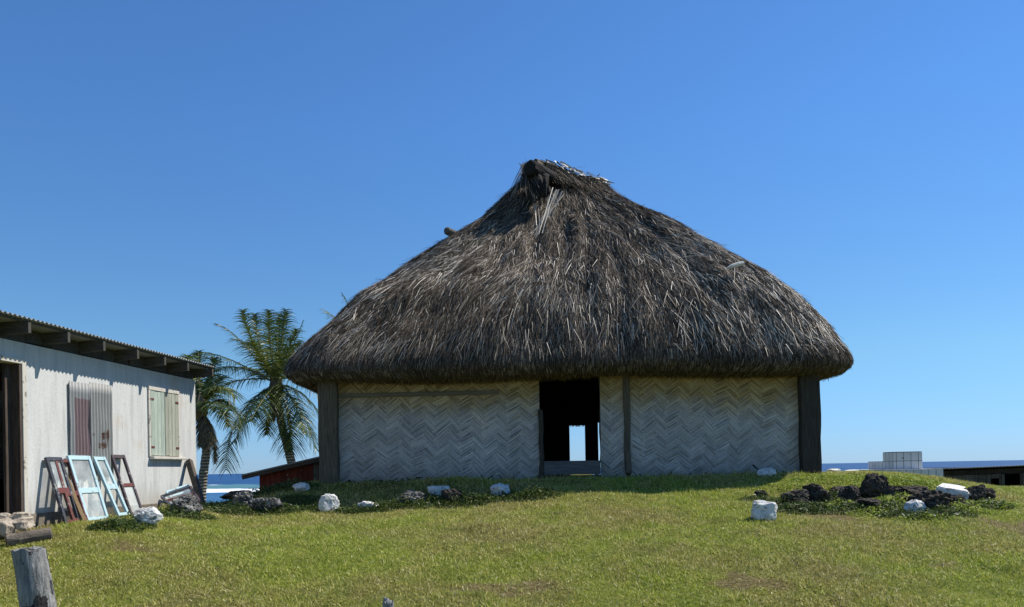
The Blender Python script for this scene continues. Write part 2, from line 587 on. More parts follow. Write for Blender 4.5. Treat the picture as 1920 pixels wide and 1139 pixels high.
    br.inputs['Mortar'].default_value = (.07, .07, .075, 1)
    br.inputs['Mortar Size'].default_value = .008; br.inputs['Mortar Smooth'].default_value = .2
    br.inputs['Brick Width'].default_value = .195; br.inputs['Row Height'].default_value = .232
    s3 = t.sep(t.tc.outputs['Object'])
    cb = t.n('CombineXYZ')
    t.l(t.math('ADD', s3[0], s3[1]), cb.inputs[0]); t.l(s3[2], cb.inputs[1])
    t.l(cb.outputs[0], br.inputs['Vector'])
    nn = t.noise(t.vec(), 3.2, 6, .65)
    c = t.mix(t.ramp(nn, [(.64, 0.0), (.67, 1.0)]), br.outputs['Color'], (.03, .03, .03))
    M['tiles'] = t.done(c, .35, .45)
    M['tomb_top'] = NT('stained_mortar_top').done((.12, .12, .115), .9, .2)

    # sea
    t = NT('sea_water')
    w = t.vec((.05, .35, 1), world=True)
    n1 = t.noise(w, 1.0, 7, .6)
    w2 = t.vec((.0035, .02, 1), world=True)
    n2 = t.noise(w2, 1.0, 5, .6)
    y = t.sep(t.geo.outputs['Position'])[1]
    near = t.n('MapRange'); near.inputs[1].default_value = 260; near.inputs[2].default_value = 60
    t.l(t.math('ADD', y, t.math('MULTIPLY', t.math('SUBTRACT', n2, .5), 120)), near.inputs[0])
    deep = t.ramp(n2, [(.3, (.012, .055, .15)), (.7, (.025, .085, .21))])
    c = t.mix(near.outputs[0], deep, (.045, .14, .26))
    c = t.mix(t.ramp(n1, [(.5, 0.0), (.75, .35)]), c, (.14, .25, .36))
    t.bump(n1, 1.0, .6)
    M['sea'] = t.done(c, .55, .12)
    t = NT('wave_face')
    w = t.vec((.25, 1, 1), world=True)
    f = t.noise(w, .8, 7, .65)
    z = t.sep(t.geo.outputs['Position'])[2]
    foam = t.ramp(t.math('ADD', t.math('MULTIPLY', t.math('ADD', z, 1.8), .6), t.math('MULTIPLY', t.math('SUBTRACT', f, .5), .9)), [(.50, 0.0), (.58, 1.0)])
    c = t.mix(foam, (.09, .21, .24), (.80, .83, .85))
    t.bump(f, .6, .2)
    M['wave'] = t.done(c, .5, .2)
    t = NT('white_surf')
    f = t.noise(t.vec((.12, .5, .8), world=True), 1.0, 8, .7)
    M['surf'] = t.done(t.ramp(f, [(.33, (.12, .27, .33)), (.43, (.70, .76, .79)), (.7, (.84, .86, .86))]), .8, .2)


mats()

# ------------------------------------------------------------------ terrain
PC = [(-80, -.6), (-10, -.35), (5, -.2), (7, -.1), (8, .02), (9, .21), (10, .42), (11, .60), (12, .75), (13, .90), (14, 1.10), (14.9, 1.28), (23, 1.29), (30, .2), (40, -1.0), (52, -2.8), (90, -6)]
PL = [(-80, -.6), (-10, -.35), (5, -.2), (7, -.1), (8, .08), (9, .38), (10, .66), (10.7, .78), (11.6, .82), (13, .86), (15, .92), (16.3, .86), (18.5, .1), (24, -.5), (40, -1.3), (52, -2.8), (90, -6)]
PR = [(-80, -.6), (-10, -.35), (5, -.2), (7, -.1), (8, .0), (9, .17), (10, .35), (11, .50), (12, .64), (13, .77), (15, .87), (18, .88), (20, .66), (22.5, -.45), (30, -.8), (40, -1.2), (52, -2.8), (90, -6)]


def sstep(a, b, x):
    t = np.clip((x - a) / (b - a), 0, 1)
    return t * t * (3 - 2 * t)


def g(x, y):
    x = np.asarray(x, float); y = np.asarray(y, float)
    def pr(p):
        q = np.array(p); k = .35
        return sum(np.interp(y + d, q[:, 0], q[:, 1]) for d in (-k, 0, k)) / 3
    wl = 1 - sstep(-5.9, -3.9, x); wr = sstep(7.0, 10.6, x)
    ysh = y - .95 * sstep(1.5, -3.2, x) * sstep(10.5, 13.2, y) * (1 - sstep(13.6, 15.2, y))
    z = np.interp(ysh, np.array(PC)[:, 0], np.array(PC)[:, 1]) * (1 - wl - wr) + pr(PL) * wl + pr(PR) * wr
    b = .028 * np.sin(1.7 * x + .6 * y + 1) * np.sin(1.3 * y - .4 * x) + .022 * np.sin(2.9 * x - 1.9 * y + 2 * np.sin(.7 * x)) * np.sin(2.4 * y + 1.1 * x + 1.5 * np.sin(.9 * y)) + .012 * np.sin(4.1 * x + 2.2 * y) * np.sin(3.7 * y - 1.1 * x) + .006 * np.sin(9.7 * x - 3 * y) * np.sin(8.3 * y + 2 * x)
    return z + b


def gz(x, y): return float(g(x, y))


def ground_hit(px, py, y0=6.0, y1=45.0):
    y = y0
    while y < y1:
        p = P(px, py, y)
        if p.z <= gz(p.x, p.y): return p
        y += .03
    return P(px, py, 15.0)


DIRT = []           # (x, y, rx, ry, amount)
for px, py, rx, ry, am in ((955, 1107, .6, .25, 1.15), (1400, 1092, .45, .27, 1.1), (1572, 970, .42, .3, .8), (1905, 988, .6, .45, .95),
                           (235, 1027, .35, .25, .7), (30, 1006, .9, .22, .8), (1780, 1062, .25, .2, .6), (1325, 940, .3, .25, .5), (1640, 958, 1.3, .35, .5),
                           (660, 1000, .6, .3, .45), (1090, 1050, .9, .35, .35)):
    p = ground_hit(px, py)
    DIRT.append((p.x, p.y, rx, ry, am))


def dirt(x, y):
    d = np.zeros_like(np.asarray(x, float))
    for cx, cy, rx, ry, am in DIRT:
        wob = 1 + .35 * np.sin(3 * np.arctan2(y - cy, x - cx) + cx) + .2 * np.sin(5 * np.arctan2(y - cy, x - cx) + 2 * cy)
        r = np.sqrt(((x - cx) / rx) ** 2 + ((y - cy) / ry) ** 2) / wob
        d = np.maximum(d, am * np.clip(1.35 - r, 0, 1))
    # inside the hut and beneath the white building
    d = np.maximum(d, ((x > -3.6) & (x < 5.9) & (y > 15.5) & (y < 21.8)) * 1.0)
    d = np.maximum(d, ((x < -6.4) & (y > 10.2) & (y < 15.5) & (x + 8.08 - .11 * y < .35)) * .75)
    return d


def axis(lo, hi, fine, a, b, coarse):
    return np.unique(np.concatenate([np.linspace(a, lo, coarse), np.arange(lo, hi, fine), np.linspace(hi, b, coarse)]).round(4))


xs = axis(-13, 17, .1, -160, 160, 24); ys = axis(5, 25, .1, -60, 90, 24)
XX, YY = np.meshgrid(xs, ys)
ZZ = g(XX, YY)
V = np.stack([XX, YY, ZZ], -1).reshape(-1, 3)
nx, ny = len(xs), len(ys)
ii = np.arange(nx * ny).reshape(ny, nx)
Q = np.stack([ii[:-1, :-1], ii[:-1, 1:], ii[1:, 1:], ii[1:, :-1]], -1).reshape(-1, 4)
me = np_mesh('ground', V, Q, True)
at = me.attributes.new('dirt', 'FLOAT', 'POINT')
at.data.foreach_set('value', dirt(XX, YY).ravel().astype(np.float32))
tag(link('ground', me, M['ground']), kind='structure')

# sea and surf
SEA = -1.8
b = MB(); b.quad([(-9000, 30, SEA), (9000, 30, SEA), (9000, 400, SEA), (-9000, 400, SEA)])
b.quad([(-9000, 400, SEA), (9000, 400, SEA), (24000, 24000, SEA), (-24000, 24000, SEA)])
tag(b.build('water', M['sea']), kind='structure')


def surf(name, yc, x0, x1, h, w, seed, gaps=.0):
    n = int((x1 - x0) / 1.5); k = 7
    v = []; f = []
    for i in range(n + 1):
        x = x0 + (x1 - x0) * i / n
        q = noise.noise(Vector((x * .018, seed, 0))) + .5 * noise.noise(Vector((x * .07, seed, 3)))
        hh = h * max(.04, .75 + .9 * q - gaps) * (1 + .35 * noise.noise(Vector((x * .5, seed, 8))))
        ww = w * max(.25, .8 + .8 * noise.noise(Vector((x * .03, seed, 5))))
        yo = yc + 9 * noise.noise(Vector((x * .008, seed, 9)))
        for j in range(k):
            s = j / (k - 1)
            v.append((x, yo + (s - .35) * ww, SEA - .06 + hh * math.sin(math.pi * s ** .6) + .05 * hh * noise.noise(Vector((x, s * 5, seed)))))
    for i in range(n):
        for j in range(k - 1):
            a = i * k + j
            f.append((a, a + k, a + k + 1, a + 1))
    me = bpy.data.meshes.new(name); me.from_pydata(v, [], f); me.update()
    me.polygons.foreach_set('use_smooth', [True] * len(f))
    return tag(link(name, me, M['surf']), kind='structure')


surf('surf', 142, -260, 50, .35, 26, 1.0)
surf('surf', 158, -260, 50, .45, 12, 4.0, .15)
surf('surf', 96, -150, 30, .12, 4, 7.0, .55)


def swell(yc, x0, x1, h, seed):
    """one breaking wave: a steep green face with a crest"""
    n = int((x1 - x0) / 1.5); v = []; f = []; k = 9
    for i in range(n + 1):
        x = x0 + (x1 - x0) * i / n
        hh = h * (.8 + .5 * noise.noise(Vector((x * .02, seed, 0))) + .18 * noise.noise(Vector((x * .2, seed, 4))))
        yo = yc + 6 * noise.noise(Vector((x * .012, seed, 2)))
        for j in range(k):
            q = j / (k - 1)
            v.append((x, yo + q * 14, SEA - .05 + hh * math.sin(math.pi * q ** .55)))
    for i in range(n):
        for j in range(k - 1):
            a = i * k + j
            f.append((a, a + k, a + k + 1, a + 1))
    me = bpy.data.meshes.new('wave'); me.from_pydata(v, [], f); me.update()
    me.polygons.foreach_set('use_smooth', [True] * len(f))
    tag(link('wave', me, M['wave']), kind='structure')


swell(174, -300, 60, 1.0, 2.0)

# ------------------------------------------------------------------ thatched hut
HUT = (1.15, 15.3, 1.29)
hut = thing('thatched_hut', HUT, 'large thatched hut with woven white walls and a dark open doorway on the grassy mound', 'hut')
XL, XR, YF, YB = P(596, 815, 15.3).x, P(1541, 800, 15.3).x, 15.3, 22.0
R0, R1 = np.array([.50, 17.95]), np.array([2.2, 18.9])
EX0, EX1, EY0, EY1, ER = XL - .73, XR + .74, 14.45, 22.85, 1.45


def rring():
    pts = []
    def arc(cx, cy, a0):
        for k in range(13):
            a = a0 + math.pi / 2 * k / 12
            pts.append((cx + ER * math.cos(a), cy + ER * math.sin(a)))
    cxm = (EX0 + EX1) / 2
    pts.append((cxm, EY0))
    arc(EX1 - ER, EY0 + ER, -math.pi / 2)
    arc(EX1 - ER, EY1 - ER, 0)
    arc(EX0 + ER, EY1 - ER, math.pi / 2)
    arc(EX0 + ER, EY0 + ER, math.pi)
    pts.append((cxm, EY0))
    return np.array(pts)


RING = rring()
RL = np.concatenate([[0], np.cumsum(np.linalg.norm(np.diff(RING, axis=0), axis=1))])
RTOT = RL[-1]
QT = np.array([(0, 0, 8.42), (.17, .17, 7.62), (.39, .385, 6.73), (.6, .59, 5.87), (.72, .71, 5.40), (.80, .79, 5.00), (.86, .85, 4.66), (.91, .905, 4.30), (.96, .952, 3.92), (1.0, .985, 3.66), (1.03, .993, 3.50), (1.06, .975, 3.37), (1.12, .93, 3.30), (1.3, .76, 3.27)])


def roof(u, q):
    """u: metres round the eave ring, q: 0 at the ridge, 1 at the lip, >1 beneath"""
    u = np.asarray(u, float) % RTOT; q = np.asarray(q, float)
    ex = np.interp(u, RL, RING[:, 0]); ey = np.interp(u, RL, RING[:, 1])
    t = np.clip((ex - EX0) / (EX1 - EX0), 0, 1)
    rx = R0[0] + (R1[0] - R0[0]) * t; ry = R0[1] + (R1[1] - R0[1]) * t
    s = np.interp(q, QT[:, 0], QT[:, 1]); z = np.interp(q, QT[:, 0], QT[:, 2])
    a = 2 * np.pi * u / RTOT
    lump = (.05 * np.sin(9 * a + 5 * q) * np.sin(7 * q + 1) + .035 * np.sin(23 * a + 2) * np.sin(15 * q) + .02 * np.sin(51 * a + 9 * q)) * np.clip(q * 3, 0, 1) * np.clip((1.12 - q) * 5, 0, 1)
    s = s + lump * .16
    z = z + .05 * np.sin(5 * a + 1.0) * np.clip(q - .6, 0, 1)
    wl_ = np.clip((R0[0] - ex) / 3.0, 0, 1); wr_ = np.clip((ex - R1[0]) / 3.0, 0, 1)
    top = np.clip((1.0 - q) * 6, 0, 1)
    z = z - .33 * wl_ * np.sin(np.pi * np.clip(s, 0, 1) ** .75) * top + .12 * wr_ * np.sin(np.pi * np.clip(s, 0, 1)) * top
    z = z - .16 * wl_ * np.exp(-((q - .86) / .10) ** 2)
    # sagging hollows and bulging courses of the old thatch
    hol = np.sin(3.1 * ex + 1.3 * ey + 4 * q) * np.sin(2.3 * ex - 5 * q + 1) * .5 + .5 * np.sin(5.7 * ex + 2.1) * np.sin(9 * q + .8 * ex)
    z = z + .10 * hol * np.clip(q * 2.5, 0, 1) * np.clip((1.0 - q) * 5, 0, 1)
    return np.stack([rx + (ex - rx) * s, ry + (ey - ry) * s, z + lump * .6], -1)


def roof_frame(u, q):
    p = roof(u, q); e = .02
    du = roof(u + .05, q) - roof(u - .05, q)
    dq = roof(u, q + e) - roof(u, q - e)
    dq /= np.linalg.norm(dq, axis=-1, keepdims=True) + 1e-9
    n = np.cross(du, dq); n = n / (np.linalg.norm(n, axis=-1, keepdims=True) + 1e-9)
    n = -n
    # outward: away from the hut axis
    c = np.stack([np.full(len(p), 1.2), np.full(len(p), 18.5), np.full(len(p), 3.2)], -1)
    sg = np.sign(((p - c) * n).sum(-1, keepdims=True)); sg[sg == 0] = 1
    n = n * sg
    lat = np.cross(dq, n)
    return p, dq, n, lat


def rows(nu, nq, q0, q1):
    U, W = np.meshgrid(np.linspace(0, RTOT, nu, endpoint=False), np.linspace(q0, q1, nq))
    return U, W


# base shell
U, W = rows(260, 60, 0.0, 1.3)
BV = roof(U.ravel(), W.ravel())
idx = np.arange(60 * 260).reshape(60, 260)
BQ = np.stack([idx[:-1], np.roll(idx, -1, 1)[:-1], np.roll(idx, -1, 1)[1:], idx[1:]], -1).reshape(-1, 4)
# area-weighted sampling of the shell
A = .5 * np.linalg.norm(np.cross(BV[BQ[:, 2]] - BV[BQ[:, 0]], BV[BQ[:, 3]] - BV[BQ[:, 1]]), axis=1)
QU = U.ravel()[BQ[:, 0]]; QQ = W.ravel()[BQ[:, 0]]
FCy = BV[BQ].mean(1)[:, 1]
dU = RTOT / 260; dQ = 1.3 / 59


def sample(n, wt):
    w = A * wt; w = w / w.sum()
    k = rng.choice(len(A), n, p=w)
    return QU[k] + rng.random(n) * dU, QQ[k] + rng.random(n) * dQ


def vnoise(p, sc, seed):
    x, y, z = (p * sc).T
    return (np.sin(x * 1.3 + seed + 1.7 * np.sin(y * .9 + z)) + np.sin(y * 1.7 - z * 1.1 + seed * 2.1 + 1.3 * np.sin(x * .7)) + np.sin(z * 2.1 + x * .8 - seed + np.sin(y * 1.9))) / 3


def thatch_strands(n, wt, L, Wd, ang, liftr, q_hi=1.06, offs=(.0, .05)):
    u, q = sample(n, wt)
    q = np.minimum(q, q_hi)
    p, dq, nn, lat = roof_frame(u, q)
    clump = vnoise(p, 1.6, 3.0) * .22 + vnoise(p, 5.0, 9.0) * .15
    a = np.clip(rng.normal(0, ang, n) + clump, -.75, .75)
    d = dq * np.cos(a)[:, None] + lat * np.sin(a)[:, None]
    d = d + nn * rng.uniform(liftr[0], liftr[1], n)[:, None]
    d /= np.linalg.norm(d, axis=1, keepdims=True)
    nn2 = nn - d * (nn * d).sum(1, keepdims=True); nn2 /= np.linalg.norm(nn2, axis=1, keepdims=True)
    LL = np.minimum(rng.uniform(*L, n), .10 + np.clip(1.03 - q, 0, 1) * 3.2); WW = rng.uniform(*Wd, n)
    d[:, 2] -= np.clip(q - .8, 0, 1) * .6; d /= np.linalg.norm(d, axis=1, keepdims=True)
    p0 = p + nn * rng.uniform(offs[0], offs[1], n)[:, None]
    return np_strips(p0, d, nn2, LL, WW, 0.0, rng.uniform(.0, .14, n), 2, .4, rng.normal(0, .8, n))


# np_strips uses scalar droop: allow arrays
def _strips(P0, D, N, L, W, lift, droop, seg, taper, twist):
    return None


front = np.where(FCy < 19.2, 1.0, .22)
upper = (QQ < 1.03)
parts = []
parts.append(thatch_strands(240000, front * upper * (.35 + .65 * (QQ > .05)), (.10, .30), (.0045, .0095), .18, (-.02, .08)))
parts.append(thatch_strands(13000, front * (QQ < .93) * (QQ > .12), (.25, .55), (.005, .009), .26, (.02, .11)))
# lip: short strands that turn down round the eave
parts.append(thatch_strands(40000, front * (QQ > .88) * (QQ < 1.06), (.08, .2), (.006, .011), .16, (-.16, .03), 1.06))


def tufts(nt, per, wt, L, spread, lift):
    u, q = sample(nt, wt)
    p, dq, nn, lat = roof_frame(u, q)
    a = rng.normal(0, .30, nt); lf = rng.uniform(lift[0], lift[1], nt); ll = rng.uniform(L[0], L[1], nt)
    k = np.repeat(np.arange(nt), per)
    n = len(k)
    aa = a[k] + rng.normal(0, .13, n)
    d = dq[k] * np.cos(aa)[:, None] + lat[k] * np.sin(aa)[:, None] + nn[k] * (lf[k] + rng.normal(0, .04, n))[:, None]
    d /= np.linalg.norm(d, axis=1, keepdims=True)
    N2 = nn[k] - d * (nn[k] * d).sum(1, keepdims=True); N2 /= np.linalg.norm(N2, axis=1, keepdims=True)
    p0 = p[k] + lat[k] * rng.normal(0, spread, n)[:, None] + dq[k] * rng.normal(0, spread, n)[:, None] + nn[k] * rng.uniform(0, .03, n)[:, None]
    LL = np.minimum(ll[k] * rng.uniform(.7, 1.1, n), .10 + np.clip(1.03 - q[k], 0, 1) * 3.2)
    return np_strips(p0, d, N2, LL, rng.uniform(.0045, .009, n), 0.0, rng.uniform(.02, .14, n), 2, .4, rng.normal(0, .8, n))


parts.append(tufts(3400, 22, front * np.clip((.93 - QQ) * 8, 0, 1) * (QQ > .08), (.16, .38), .04, (.04, .18)))
# ragged tufts under the lip
parts.append(tufts(700, 14, front * (QQ > .95) * (QQ < 1.08), (.10, .27), .03, (-.14, .06)))


def cat(parts):
    vs, fs, o = [], [], 0
    for v, f in parts:
        vs.append(v); fs.append(f + o); o += len(v)
    return np.concatenate(vs), np.concatenate(fs)


TV, TQ = cat([(BV, BQ)] + parts)
me = np_mesh('thatch_roof', TV, TQ)
roof_o = link('thatch_roof', me, M['thatch'], hut)
# pale reeds in patches, doubling as painted sun glints, denser on the lit right
pn = vnoise(BV[BQ].mean(1), 1.1, 5.0) + .6 * vnoise(BV[BQ].mean(1), 3.2, 1.0)
zc = BV[BQ].mean(1)[:, 2]
band = np.exp(-((zc - 5.7) / 1.25) ** 2)
rv = thatch_strands(15000, front * (QQ < .95) * (QQ > .06) * (.10 + (band + .25 + .8 * (BV[BQ].mean(1)[:, 0] > 3.6)) * np.clip(pn + .3, 0, 1) ** 1.3), (.08, .34), (.0055, .0105), .28, (.02, .12), offs=(.015, .06))
rv2 = thatch_strands(3600, front * (QQ < .97) * (QQ > .12) * (.4 + 2.0 * (BV[BQ].mean(1)[:, 0] > 3.2)), (.2, .55), (.007, .012), .33, (.03, .14), offs=(.03, .07))
V_, Q_ = cat([rv, rv2])
link('pale_glint_reeds', np_mesh('pale_glint_reeds', V_, Q_), M['reed'], roof_o)
# brown fringe beneath the eave
f1 = thatch_strands(15000, front * (QQ > 1.03), (.10, .26), (.008, .014), .5, (-.05, .35), 1.27, (.0, .02))
n = 6000
u = rng.uniform(0, RTOT, n); q = rng.uniform(1.10, 1.29, n)
p = roof(u, q)
D = np.stack([rng.normal(0, .25, n), rng.normal(0, .25, n), -np.ones(n)], -1); D /= np.linalg.norm(D, axis=1, keepdims=True)
Nn = np.stack([rng.normal(0, .4, n), -np.ones(n), np.zeros(n)], -1); Nn -= D * (Nn * D).sum(1, keepdims=True); Nn /= np.linalg.norm(Nn, axis=1, keepdims=True)
f2 = np_strips(p + np.array([0, 0, .03]), D, Nn, rng.uniform(.04, .15, n), rng.uniform(.008, .013, n))
V_, Q_ = cat([f1, f2])
link('eave_fringe', np_mesh('eave_fringe', V_, Q_), M['fringe'], roof_o)

# ridge: dark pole end, bundled cap, dry leaves
ra, rb = Vector((R0[0], R0[1], 8.50)), Vector((R1[0], R1[1], 8.40))
rd = (rb - ra).normalized()
b = MB(); la, ld = P(992, 314, 17.30), Vector((.62, .78, -.02)).normalized()
b.tube([la + ld * x for x in (0, .03, .25, .5, .8, 1.2)], [.145, .172, .18, .178, .175, .165], 20, True, .12)
b.build('ridge_pole', M['log'], hut, smooth=False)
b = MB()
kp = [P(1004, 322, 17.75), P(1011, 333, 17.55), P(1018, 348, 17.32), P(1021, 362, 17.25), P(1023, 371, 17.3)]
ks = [kp[min(4, int(q_))].lerp(kp[min(4, int(q_) + 1)], q_ - int(q_)) for q_ in np.linspace(0, 4, 15)]
b.tube(ks, [.11 + .055 * math.sin(math.pi * k / 14) - .075 * (k / 14) ** 4 for k in range(15)], 22, True, .7)
b.build('dark_hole_knot', M['log'], hut)  # dark knot that also stands in for the shaded hole below the pole
b = MB()
rp = [ra + rd * (x * 2.12) + Vector((0, 0, .06 - .10 * x + .03 * math.sin(7 * x))) for x in np.linspace(.08, 1.02, 12)]
b.tube(rp, [.15 + .02 * math.sin(5 * k) for k in range(12)], 14, True, .25)
cap = b.build('ridge_cap', M['thatch'], hut)
n = 5200
tt = .16 + .86 * rng.random(n); sd = rng.choice([-1, 1], n)
c0 = np.array(ra)[None] + np.array(rd)[None] * (tt * 2.15)[:, None] + np.array([0, 0, .13])[None] - np.array([0, 0, .1])[None] * tt[:, None] + rng.normal(0, .03, (n, 3))
pr_ = np.array([-rd.y, rd.x, 0])
D = pr_[None] * (-sd)[:, None] * -1.0 + np.array(rd)[None] * rng.normal(.35, .4, n)[:, None] + np.array([0, 0, -1])[None] * rng.uniform(.75, 1.1, n)[:, None]
D /= np.linalg.norm(D, axis=1, keepdims=True)
Nn = np.tile(np.array([0, 0, 1.0]), (n, 1)); Nn -= D * (Nn * D).sum(1, keepdims=True); Nn /= np.linalg.norm(Nn, axis=1, keepdims=True)
V_, Q_ = np_strips(c0, D, Nn, rng.uniform(.25, .8, n), rng.uniform(.008, .014, n), 0.0, rng.uniform(.0, .12, n), 3, .4, rng.normal(0, .7, n))
link('draped_reeds', np_mesh('draped_reeds', V_, Q_), M['thatch'], cap)
# long straws hanging down from the pole end
n = 260
c0 = np.array(ra)[None] + rng.normal(0, .05, (n, 3)) + np.array([-.05, -.12, -.02])
D = np.stack([np.clip(rng.normal(.05, .26, n), -.32, .6), np.full(n, -.62) + rng.normal(0, .08, n), np.full(n, -.78)], -1); D /= np.linalg.norm(D, axis=1, keepdims=True)
Nn = np.tile(np.array([0, -.7, .7]), (n, 1)); Nn -= D * (Nn * D).sum(1, keepdims=True); Nn /= np.linalg.norm(Nn, axis=1, keepdims=True)
s1 = np_strips(c0, D, Nn, rng.uniform(.5, 1.3, n), rng.uniform(.008, .014, n), 0.0, rng.uniform(.02, .12, n), 3, .5, rng.normal(0, .6, n))
link('hanging_straws', np_mesh('hanging_straws', *s1), M['thatch'], cap)
n = 13
c0 = np.array(P(1046, 360, 17.45))[None] + np.stack([rng.normal(0, .09, n), np.full(n, -.05), rng.normal(0, .05, n)], -1)
tgt = np.array(P(1006, 458, 16.75))[None] + np.stack([rng.normal(0, .10, n), np.full(n, -.05), rng.normal(0, .12, n)], -1)
D = tgt - c0; LL = np.linalg.norm(D, axis=1); D /= LL[:, None]
Nn = np.tile(np.array([.1, -.75, .66]), (n, 1)); Nn -= D * (Nn * D).sum(1, keepdims=True); Nn /= np.linalg.norm(Nn, axis=1, keepdims=True)
s1 = np_strips(c0, D, Nn, LL, rng.uniform(.016, .026, n), .03, np.zeros(n), 3, .6, rng.normal(0, .3, n))
c1 = np.array(P(1001, 385, 17.25))[None] + np.stack([rng.normal(0, .05, 4), np.zeros(4), np.zeros(4)], -1)
D = np.tile(np.array([.0, -.6, -.8]), (4, 1)) + rng.normal(0, .03, (4, 3)); D /= np.linalg.norm(D, axis=1, keepdims=True)
s2 = np_strips(c1, D, np.tile(np.array([0, -.8, .6]), (4, 1)), rng.uniform(.6, .95, 4), rng.uniform(.016, .024, 4), .0, np.zeros(4), 3, .6, rng.normal(0, .3, 4))
link('loose_pale_straws', np_mesh('loose_pale_straws', *cat([s1, s2])), M['reed'], cap)
# dry leaves on the ridge
n = 120
tt = rng.random(n) ** .8
c0 = np.array(ra)[None] + np.array(rd)[None] * (.35 + tt * 1.85)[:, None] + np.array([0, -.05, .21])[None] + rng.normal(0, .05, (n, 3)) - np.array([0, 0, .12])[None] * tt[:, None]
D = np.array(rd)[None] * rng.normal(.8, .5, n)[:, None] + np.stack([rng.normal(0, .3, n), rng.normal(-.35, .4, n), -.12 - np.abs(rng.normal(0, .22, n))], -1)
D /= np.linalg.norm(D, axis=1, keepdims=True)
Nn = np.stack([rng.normal(0, .5, n), rng.normal(-.3, .5, n), np.ones(n)], -1); Nn -= D * (Nn * D).sum(1, keepdims=True); Nn /= np.linalg.norm(Nn, axis=1, keepdims=True)
s1 = np_strips(c0, D, Nn, rng.uniform(.14, .38, n), rng.uniform(.03, .08, n), rng.uniform(-.25, .08, n), np.zeros(n), 3, .3, rng.normal(0, .4, n))
link('dry_leaf_cap', np_mesh('dry_leaf_cap', *s1), M['cap'], cap)
# purlin end that pokes out at the left hip
p = P(845, 436, 17.1)
b = MB(); b.tube([p + Vector((-.10, -.14, .0)), p + Vector((-.08, -.12, .0)), p + Vector((.5, .45, -.12))], [.06, .085, .085], 12)
b.build('purlin_end', M['grey_wood'], hut)


# woven wall panels -------------------------------------------------
def clip(poly, x0, x1, z0, z1):
    def cut(pl, f, inter):
        out = []
        for i in range(len(pl)):
            a, c = pl[i - 1], pl[i]
            fa, fc = f(a), f(c)
            if fc >= 0:
                if fa < 0: out.append(inter(a, c, fa, fc))
                out.append(c)
            elif fa >= 0:
                out.append(inter(a, c, fa, fc))
        return out
    it = lambda a, c, fa, fc: (a[0] + (c[0] - a[0]) * fa / (fa - fc), a[1] + (c[1] - a[1]) * fa / (fa - fc))
    for f in (lambda p: p[0] - x0, lambda p: x1 - p[0], lambda p: p[1] - z0, lambda p: z1 - p[1]):
        if len(poly) < 3: return []
        poly = cut(poly, f, it)
    return poly


